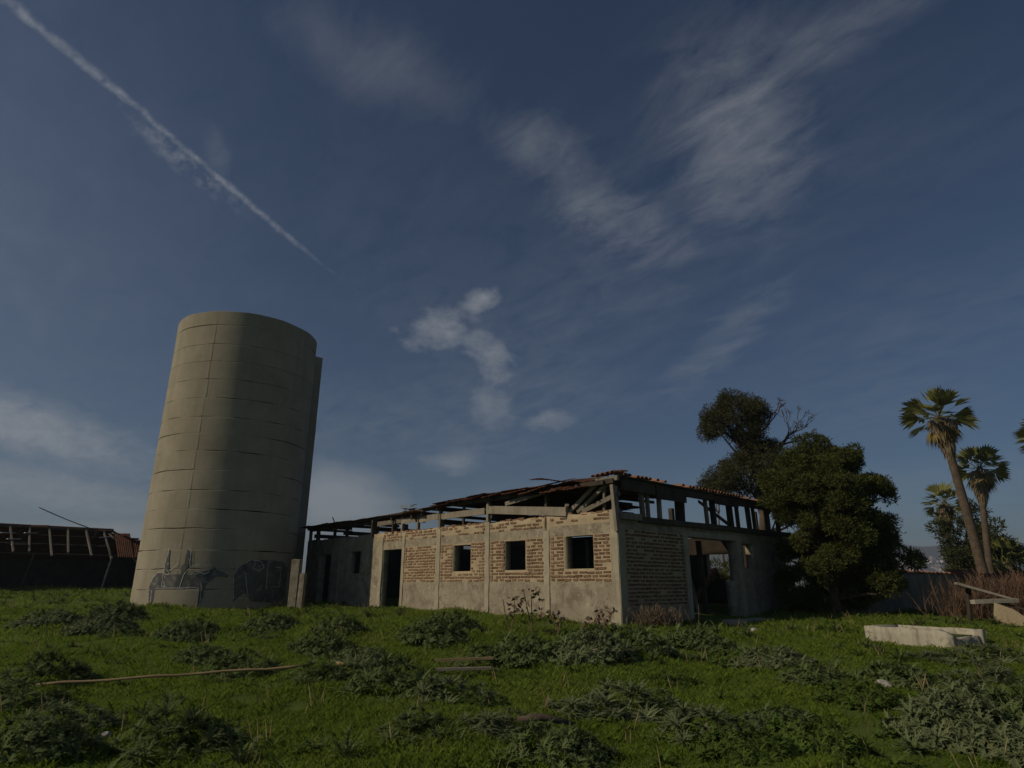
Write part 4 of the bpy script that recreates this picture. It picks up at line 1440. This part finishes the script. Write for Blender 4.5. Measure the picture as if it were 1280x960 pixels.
# position (x, y), mesh kind, size, height scale, label
WEEDS = [
    ('big', 0, -3.36, 6.95, .98, .88, 'big thistle bush casting a long shadow at the lower left'),
    ('big', 1, -4.70, 7.35, .82, .66, 'grey-green thistle bush left of the big shadowed one'),
    ('big', 2, -6.0, 8.4, .85, .70, 'dark thistle bush at the left edge below the long cane'),
    ('big', 4, -6.55, 9.6, .95, .80, 'dark thistle bush behind the left end of the long cane'),
    ('big', 2, -3.95, 10.0, .95, .75, 'dark thistle bush behind the middle of the long cane'),
    ('low', 0, -5.1, 11.2, .95, .9, 'low weed clump behind the cane, below the silo'),
    ('big', 0, -2.75, 9.6, .75, .70, 'thistle bush hiding the right end of the long cane'),
    ('low', 1, -2.45, 11.2, 1.0, 1.0, 'grey weed clump right behind the cane gap'),
    ('big', 4, -1.55, 9.0, 1.15, .82, 'broad dark thistle bush left of centre below the doorway'),
    ('big', 1, -.75, 8.55, .95, .75, 'dark thistle bush in the middle of the field'),
    ('big', 2, -2.2, 9.9, .8, .7, 'thistle bush just below the split plank'),
    ('low', 0, .25, 11.7, 1.35, 1.1, 'spreading weed clump in front of the second window'),
    ('low', 1, 1.35, 11.6, 1.4, 1.2, 'grey weed patch in front of the third window'),
    ('low', 3, 2.2, 12.6, 1.3, 1.3, 'weed patch in front of the barn corner'),
    ('big', 1, 1.45, 8.55, 1.15, .72, 'wide pale thistle bush right of centre'),
    ('big', 3, .75, 8.1, .85, .6, 'grey thistle bush beside the wide pale one'),
    ('big', 0, -.95, 7.05, .75, .60, 'thistle bush low in the middle foreground'),
    ('big', 3, -.20, 7.15, .75, .62, 'grey thistle bush beside the fallen dark log'),
    ('big', 1, 2.0, 7.05, .98, .72, 'tall pale thistle bush in the foreground right of centre'),
    ('low', 0, 3.0, 7.7, .75, .9, 'small dark weed clump right of the pale foreground thistle'),
    ('low', 1, 4.55, 7.15, 1.25, 1.25, 'large grey creeping weed at the lower right'),
    ('low', 3, 5.35, 7.25, 1.1, 1.3, 'dark grey weed beside the large creeping one at the lower right'),
    ('low', 1, 4.9, 6.5, 1.1, .9, 'grey weed at the bottom edge on the right'),
    ('low', 0, 4.25, 9.5, .95, .8, 'low weed clump in the grass left of the pale stone'),
    ('low', 3, 5.5, 9.9, 1.1, 1.0, 'weed clump behind the pale stone in the right field'),
    ('big', 3, 7.0, 10.2, 1.05, .62, 'grey thistle bush in front of the trough'),
    ('big', 1, 7.9, 11.3, 1.05, .62, 'grey thistle bush at the right end of the trough'),
    ('big', 4, 6.9, 9.0, .8, .55, 'dark thistle bush near the right edge'),
    ('low', 0, 8.9, 10.8, 1.2, 1.2, 'weed clump at the right edge below the lean-to'),
    ('big', 4, -.5, 11.6, 1.05, .65, 'dark thistle bush in front of the first window from the doorway'),
    ('low', 0, -1.6, 13.4, 1.3, 1.2, 'weed clump in front of the plastered wall right of the doorway'),
    ('low', 2, 1.5, 13.6, 1.2, 1.3, 'green weed clump against the wall under the last window'),
    ('big', 5, 2.35, 10.1, .62, .62, 'spiky green plant in the grass right of the barn corner'),
    ('low', 3, -7.2, 14.6, 1.2, 1.1, 'weed clump left of the silo foot path'),
    ('low', 0, -11.5, 19.3, 1.6, 1.3, 'low weeds spreading left of the silo foot'),
    ('low', 1, -9.6, 15.7, 1.4, 1.2, 'low weeds in the grass before the dark shed'),
    ('low', 3, -5.9, 16.4, 1.3, 1.1, 'weed clump before the shaded foot of the silo'),
    ('low', 0, -3.6, 12.8, 1.2, 1.2, 'weed clump midway between silo and cane'),
    ('low', 0, 3.7, 13.9, 1.2, 1.2, 'weed clump before the shaded barn wall'),
    ('low', 2, 4.2, 12.2, 1.1, .8, 'green weed clump below the wide dark doorway'),
    ('low', 3, .37, 6.47, .9, 1.1, 'green-grey weed clump below the dark log at the bottom edge'),
    ('low', 2, 2.81, 6.6, .9, 1.2, 'green leafy clump at the bottom edge right of the pale foreground thistle'),
    ('low', 0, 4.0, 13.7, 1.1, 1.0, 'low weed clump before the broken wall beside the wide doorway'),
    ('low', 1, 4.5, 11.7, 1.2, .9, 'grey weed clump in the grass below the evergreen'),
    ('low', 0, -7.5, 15.7, 1.1, 1.1, 'small weed clump in front of the mural'),
    ('low', 3, -3.85, 14.9, 1.0, 1.2, 'weed clump in front of the stub of wall'),
    ('low', 1, -11.4, 16.5, 1.4, 1.0, 'pale weed clump before the leaning shed post'),
    ('big', 4, -8.3, 14.3, .75, .6, 'dark thistle bush in the open grass left of the silo'),
    ('low', 0, -1.4, 15.2, 1.3, 1.3, 'weed clump at the foot of the plaster wall right of the doorway'),
    ('low', 2, 2.1, 6.3, .8, 1.0, 'green leafy clump under the pale foreground thistle'),
    ('low', 1, 5.2, 7.9, 1.1, 1.1, 'grey weed clump above the large creeping one at the lower right'),
    ('big', 2, -5.3, 14.2, .7, .55, 'small dark thistle bush before the silo foot'),
    ('big', 5, -.4, 8.2, .7, .55, 'green thistle bush just above the dark log'),
    ('low', 2, 4.3, 8.5, .9, .9, 'green weed clump in the middle of the right field'),
    ('low', 3, -4.4, 6.4, .9, 1.1, 'weed clump in the bottom left corner'),
    ('big', 3, 7.3, 11.9, .8, .55, 'grey thistle bush against the sunlit face of the trough'),
]
for (kd, mi, x, y, sc, hs, lab) in WEEDS:
    t = empty('thistle_bush' if kd == 'big' else 'weed_clump', (x, y, tz(x, y) - .03), random.uniform(-.5, .5))
    tag(t, lab, 'weed', 'weeds in the field')
    o = link('foliage', (bushes if kd == 'big' else low_b)[mi], t)
    o.scale = (sc, sc, sc * hs * 1.15)


def allowed(x, y):
    """outside buildings"""
    lx = (x - BARN[0]) * .722 + (y - BARN[1]) * .692
    ly = -(x - BARN[0]) * .692 + (y - BARN[1]) * .722
    barn_in = (lx > -.02) & (lx < W_) & (ly > -.02) & (ly < L_)
    silo_in = np.hypot(x - SC.x, y - SC.y) < SR
    tl_ = (x - 8.07) * .466 - (y - 13.73) * .885
    tn2 = (x - 8.07) * .885 + (y - 13.73) * .466
    trough_in = (np.abs(tl_) < .95) & (tn2 > -.0) & (tn2 < 1.2)
    return ~(barn_in | silo_in | trough_in)


def field(n, y0, y1, spread=.90):
    y = np.sqrt(y0 ** 2 + (y1 ** 2 - y0 ** 2) * rng.random(n))
    x = (rng.random(n) * 2 - 1) * y * spread
    return x, y


# small weeds everywhere: nobody could count them
def patchy(x, y):
    return .5 + .25 * np.sin(.8 * x + .5 * np.sin(.7 * y)) + .25 * np.sin(1.1 * y + .9 * np.sin(.6 * x + 1)) + .15 * np.sin(2.3 * x - 1.7 * y)


for (wname, wmat, npt, thr, lo_, hi_, kinds_, wl) in (('ground_weeds', 'weed_green', 5200, .42, .6, 1.35, ROSB, 'low leafy green weeds scattered through the grass'),
                                             ('thistle_seedlings', 'weed', 5200, .48, .65, 1.45, ROSB + ROS[:2], 'low sage-green thistle leaves spreading between the bushes')):
    VV, FF, AA, nb_ = [], [], [], 0
    x, y = field(npt, 5.2, 40)
    right_more = np.clip(.5 + .05 * x, .35, 1.0) if wname == 'thistle_seedlings' else 1.0
    pv_ = patchy(x * .9 + (5 if wname == 'thistle_seedlings' else 0), y * 1.1)
    keep = allowed(x, y) & (rng.random(len(x)) < np.clip((pv_ - thr) * 2.6, .03, .95) * right_more)
    for px_, py_ in zip(x[keep], y[keep]):
        v, f, c = random.choice(kinds_)
        sc = random.uniform(lo_, hi_) * (1 + max(0, py_ - 15) * .02)
        an = random.uniform(0, 6.283)
        ca, sa = math.cos(an) * sc, math.sin(an) * sc
        VV.append(np.stack([v[:, 0] * ca - v[:, 1] * sa + px_, v[:, 0] * sa + v[:, 1] * ca + py_, v[:, 2] * sc * random.uniform(.7, 1.3) + tz(px_, py_) - .01], -1))
        FF.append(f + nb_)
        AA.append(np.clip(c * .5 + random.random() * .5, 0, 1))
        nb_ += len(v)
    gc = link(wname, npmesh(wname, np.concatenate(VV), np.concatenate(FF), wmat, np.concatenate(AA)))
    tag(gc, wl, 'weeds', kind='stuff')


# grass
def grass_block(n, y0, y1, h0, h1, wd, spread=.92):
    x, y = field(n, y0, y1, spread)
    bare = np.sin(.9 * x + 2 * np.sin(.53 * y)) * np.sin(1.1 * y + 2 * np.sin(.61 * x + 1)) + .35 * np.sin(4.1 * x + 3.3 * y) * np.sin(3.7 * x - 4.3 * y)
    k = allowed(x, y) & (bare < .86 + .3 * rng.random(len(x)))
    x, y = x[k], y[k]
    n = len(x)
    z = terr(x, y)
    pt = np.clip(patchy(x * .8 + 3, y * .8), 0, 1)
    tuft = .5 + .5 * np.sin(5.3 * x + 3 * np.sin(2.9 * y)) * np.sin(4.7 * y + 3 * np.sin(3.3 * x))
    h = (h0 + (h1 - h0) * rng.random(n) ** 1.6) * (.45 + .7 * pt + .7 * tuft ** 3)
    az = rng.random(n) * 6.283
    ln = (.25 + rng.random(n) * .9) * h
    dx, dy = np.cos(az) * ln, np.sin(az) * ln
    wa = rng.random(n) * 6.283
    wx, wy = np.cos(wa) * wd, np.sin(wa) * wd
    p = np.stack([x, y, z - .01], -1)
    a = p - np.stack([wx, wy, 0 * x], -1)
    b = p + np.stack([wx, wy, 0 * x], -1)
    md = p + np.stack([dx * .35, dy * .35, h * .62], -1)
    c = md + np.stack([wx, wy, 0 * x], -1) * .75
    t = p + np.stack([dx, dy, h], -1)
    V = np.stack([a, b, c, t], 1).reshape(-1, 3)
    i = np.arange(n) * 4
    F = np.concatenate([np.stack([i, i + 1, i + 2], -1), np.stack([i, i + 2, i + 3], -1)])
    tone = np.clip(.15 + .55 * pt - .25 * tuft + .2 * rng.normal(size=n), 0, 1)
    return V, F, np.repeat(tone, 4)


VV, FF, AA, nb_ = [], [], [], 0
for (n, y0, y1, h0, h1, wd) in ((230000, 5.0, 9.0, .02, .075, .0036), (210000, 9.0, 14.0, .025, .085, .005), (160000, 14.0, 24.0, .04, .11, .008), (90000, 24, 60, .06, .2, .016)):
    v, f, c = grass_block(n, y0, y1, h0, h1, wd)
    VV.append(v)
    FF.append(f + nb_)
    AA.append(c)
    nb_ += len(v)
gr = link('grass', npmesh('grass', np.concatenate(VV), np.concatenate(FF), 'grass', np.concatenate(AA)))
tag(gr, 'short green grass covering the field', 'grass', kind='stuff')

# dry stalks standing here and there in the grass
VV, FF, AA = [], [], []
x, y = field(520, 5.4, 26)
for px_, py_, ok in zip(x, y, allowed(x, y)):
    if not ok:
        continue
    z = tz(px_, py_)
    for _ in range(random.randint(1, 5)):
        a, h = random.uniform(0, 6.283), random.uniform(.10, .34)
        bx, by = px_ + random.uniform(-.12, .12), py_ + random.uniform(-.12, .12)
        dx, dy = math.cos(a) * h * .35, math.sin(a) * h * .35
        b = len(VV)
        VV += [(bx - .004, by, z), (bx + .004, by, z), (bx + dx * .5, by + dy * .5, z + h * .6), (bx + dx, by + dy, z + h)]
        FF += [(b, b + 1, b + 2), (b, b + 2, b + 3)]
        AA += [random.random()] * 4
ds = link('dry_stalks', npmesh('dry_stalks', VV, FF, 'cane', AA))
tag(ds, 'thin dry straw stalks standing among the green grass', 'grass', kind='stuff')

# ------------------------------------------------------------------ small things lying about
def lying(name, pts, rads, mat, label, cat, n=6, lift=.03):
    m = MB()
    c = pts[0]
    z0 = tz(c[0], c[1])
    o_pts = [(x - c[0], y - c[1], tz(x, y) - z0 + lift + dz_) for (x, y, *r) in pts for dz_ in [r[0] if r else 0]]
    m.tube(o_pts, rads, n)
    o = m.build(name, mat, None, True)
    o.location = (c[0], c[1], z0)
    return tag(o, label, cat)


CZ0, CZ1 = tz(-6.2, 8.95) + .07, tz(-2.85, 9.57) + .13
cp = [(-6.2 + 3.35 * i / 12, 8.95 + .62 * i / 12 + .012 * math.sin(i * 1.1), CZ0 + (CZ1 - CZ0) * i / 12 + .008 * math.sin(i * 1.7) - tz(-6.2 + 3.35 * i / 12, 8.95 + .62 * i / 12 + .012 * math.sin(i * 1.1))) for i in range(13)]
lying('fallen_cane', cp, [.016 + .005 * (i % 2) for i in range(13)], 'cane', 'long dry cane lying across the grass at the left', 'cane')
lying('cane_piece', [(-2.55, 9.85, .12), (-2.1, 9.9, .12)], [.03, .03], 'cane', 'short end of cane showing between weeds left of centre', 'cane')
m = MB()
m.beam((-.45, 0, .12), (.45, .12, .14), .09, .035, .003)
o = m.build('plank', 'cane', None)
o.location = (-.75, 10.6, tz(-.75, 10.6) + .14)
tag(o, 'upper pale plank of the pair lying in the middle of the field', 'plank')
m = MB()
m.beam((-.45, 0, .05), (.4, .10, .06), .09, .035, .003)
o = m.build('plank', 'old_wood', None)
o.location = (-.72, 10.45, tz(-.72, 10.45) + .10)
tag(o, 'lower grey plank of the pair lying in the middle of the field', 'plank')
lying('dark_log', [(.05, 6.95, .12), (.3, 7.0, .16), (.62, 6.98, .13)], [.025, .04, .02], 'bark', 'dark broken log among the thistles in the foreground', 'log')


def stone(x, y, s, label):
    import bmesh
    b = bmesh.new()
    bmesh.ops.create_icosphere(b, subdivisions=2, radius=s)
    for v in b.verts:
        v.co *= random.uniform(.75, 1.15)
        v.co.z *= .6
    me = bpy.data.meshes.new('stone')
    b.to_mesh(me)
    b.free()
    me.materials.append(MATS['stone'])
    o = link('stone', me)
    o.location = (x, y, tz(x, y) + s * .35)
    tag(o, label, 'stone')


stone(5.05, 9.35, .11, 'pale stone in the grass of the right field')
stone(.85, 12.6, .10, 'white stone among weeds below the last window')
stone(1.55, 12.2, .10, 'white stone left of the barn corner')
stone(2.25, 12.6, .09, 'white stone right in front of the barn corner')
stone(3.0, 13.1, .16, 'flat grey stone beside the barn corner')
stone(-4.1, 7.05, .07, 'pale stone beside the big thistle bush')
stone(6.0, 16.6, .12, 'grey stone before the tree')
stone(-2.55, 6.05, .09, 'dark stone at the bottom edge left of centre')
m = MB()
m.box(-.9, .9, -.3, .3, -.15, .05, .02)
o = m.build('concrete_step', 'pier_concrete', None)
o.location = (6.6, 18.6, tz(6.6, 18.6))
o.rotation_euler = (0, 0, BRZ)
tag(o, 'low concrete step at the foot of the shaded barn wall', 'step')


# dried thistle stalks in front of the sunlit wall
def stalk(x, y, h, label, seed):
    rd = random.Random(seed)
    t = empty('dry_thistle', (x, y, tz(x, y)))
    tag(t, label, 'dry plant', 'dried thistles along the sunlit wall')
    m = MB()
    for k in range(rd.choice((2, 3))):
        p0 = Vector((rd.uniform(-.08, .08), rd.uniform(-.05, .05), -.03))
        p1 = p0 + Vector((rd.uniform(-.25, .25), rd.uniform(-.1, .1), h * rd.uniform(.75, 1)))
        m.tube([p0, p0.lerp(p1, .5) + Vector((rd.uniform(-.05, .05), 0, 0)), p1], [.018, .014, .009], 5)
    m.build('stem', 'dry_stalk', t)
    V, F, A = [], [], []
    for k in range(34):
        z = h * rd.uniform(.35, 1.05)
        c = Vector((rd.uniform(-.22, .22), rd.uniform(-.12, .12), z))
        d = Vector((rd.uniform(-1, 1), rd.uniform(-.6, .6), rd.uniform(-1, .4))).normalized()
        s_ = d.cross(Vector((rd.uniform(-1, 1), rd.uniform(-1, 1), .3))).normalized()
        l = rd.uniform(.08, .17)
        b = len(V)
        V += [c, c + d * l * .5 + s_ * l * .28, c + d * l, c + d * l * .5 - s_ * l * .28]
        F += [(b, b + 1, b + 2), (b, b + 2, b + 3)]
        A += [rd.random()] * 4
    link('dry_leaves', npmesh('dry_leaves', [tuple(q) for q in V], F, 'dry_stalk', A), t)


stalk(.48, 15.6, 1.05, 'tallest dried thistle standing against the plaster under the last window', 1)
stalk(.02, 15.6, .75, 'dried thistle left of the tallest one', 2)
stalk(.95, 15.0, .62, 'dried thistle right of the tallest one', 3)
stalk(2.15, 15.0, .55, 'dried brown thistle just left of the barn corner', 4)
stalk(1.85, 14.9, .45, 'low dried thistle left of the corner thistle', 5)

# ------------------------------------------------------------------ houses on the far hillside
hm = []
for k in range(3):
    m = MB()
    a, b, h = (6, 5, 6), (8, 5, 4.5), (5, 5, 9)
    sx, sy, hz_ = (a, b, h)[k]
    m.box(-sx, sx, -sy, sy, -4, hz_, 0, 0)
    V = [(-sx - .4, -sy - .4, hz_ + .05), (sx + .4, -sy - .4, hz_ + .05), (sx + .4, sy + .4, hz_ + .05), (-sx - .4, sy + .4, hz_ + .05), (-sx, 0, hz_ + 2.2), (sx, 0, hz_ + 2.2)]
    m.add(V, [(0, 1, 5, 4), (2, 3, 4, 5), (1, 2, 5), (3, 0, 4), (0, 3, 2, 1)], 1)
    hm.append(m.mesh('house', ['house_wall', 'house_roof']))
rh = random.Random(12)
for k in range(110):
    y = 1500 + 900 * rh.uniform(.22, .72) ** 1.0
    x = y * rh.uniform(.565, .672)
    o = link('far_house', rh.choice(hm))
    o.location = (x, y, hill_z(x, y))
    o.rotation_euler = (0, 0, rh.uniform(-.8, .8))
    s_ = rh.uniform(.7, 1.3)
    o.scale = (s_, s_, s_)
    tag(o, 'tiny pale house in the hazy far town', 'house', 'houses of the far town')

# ------------------------------------------------------------------ haze
hz = MB()
hz.box(-3800, 3800, -430, 2640, -62, 160)
me = bpy.data.meshes.new('haze')
me.from_pydata(hz.v, [], hz.f)
mh = bpy.data.materials.new('haze_air')
mh.use_nodes = True
t = NT(mh.node_tree)
pv = t.new('ShaderNodeVolumePrincipled')
pv.inputs['Color'].default_value = (.72, .84, 1.0, 1)
pv.inputs['Density'].default_value = .00034
pv.inputs['Anisotropy'].default_value = .2
out = t.new('ShaderNodeOutputMaterial')
t.lk(pv.outputs[0], out.inputs['Volume'])
me.materials.append(mh)
haze = link('haze', me)
tag(haze, 'thin blue haze in the air', kind='stuff')
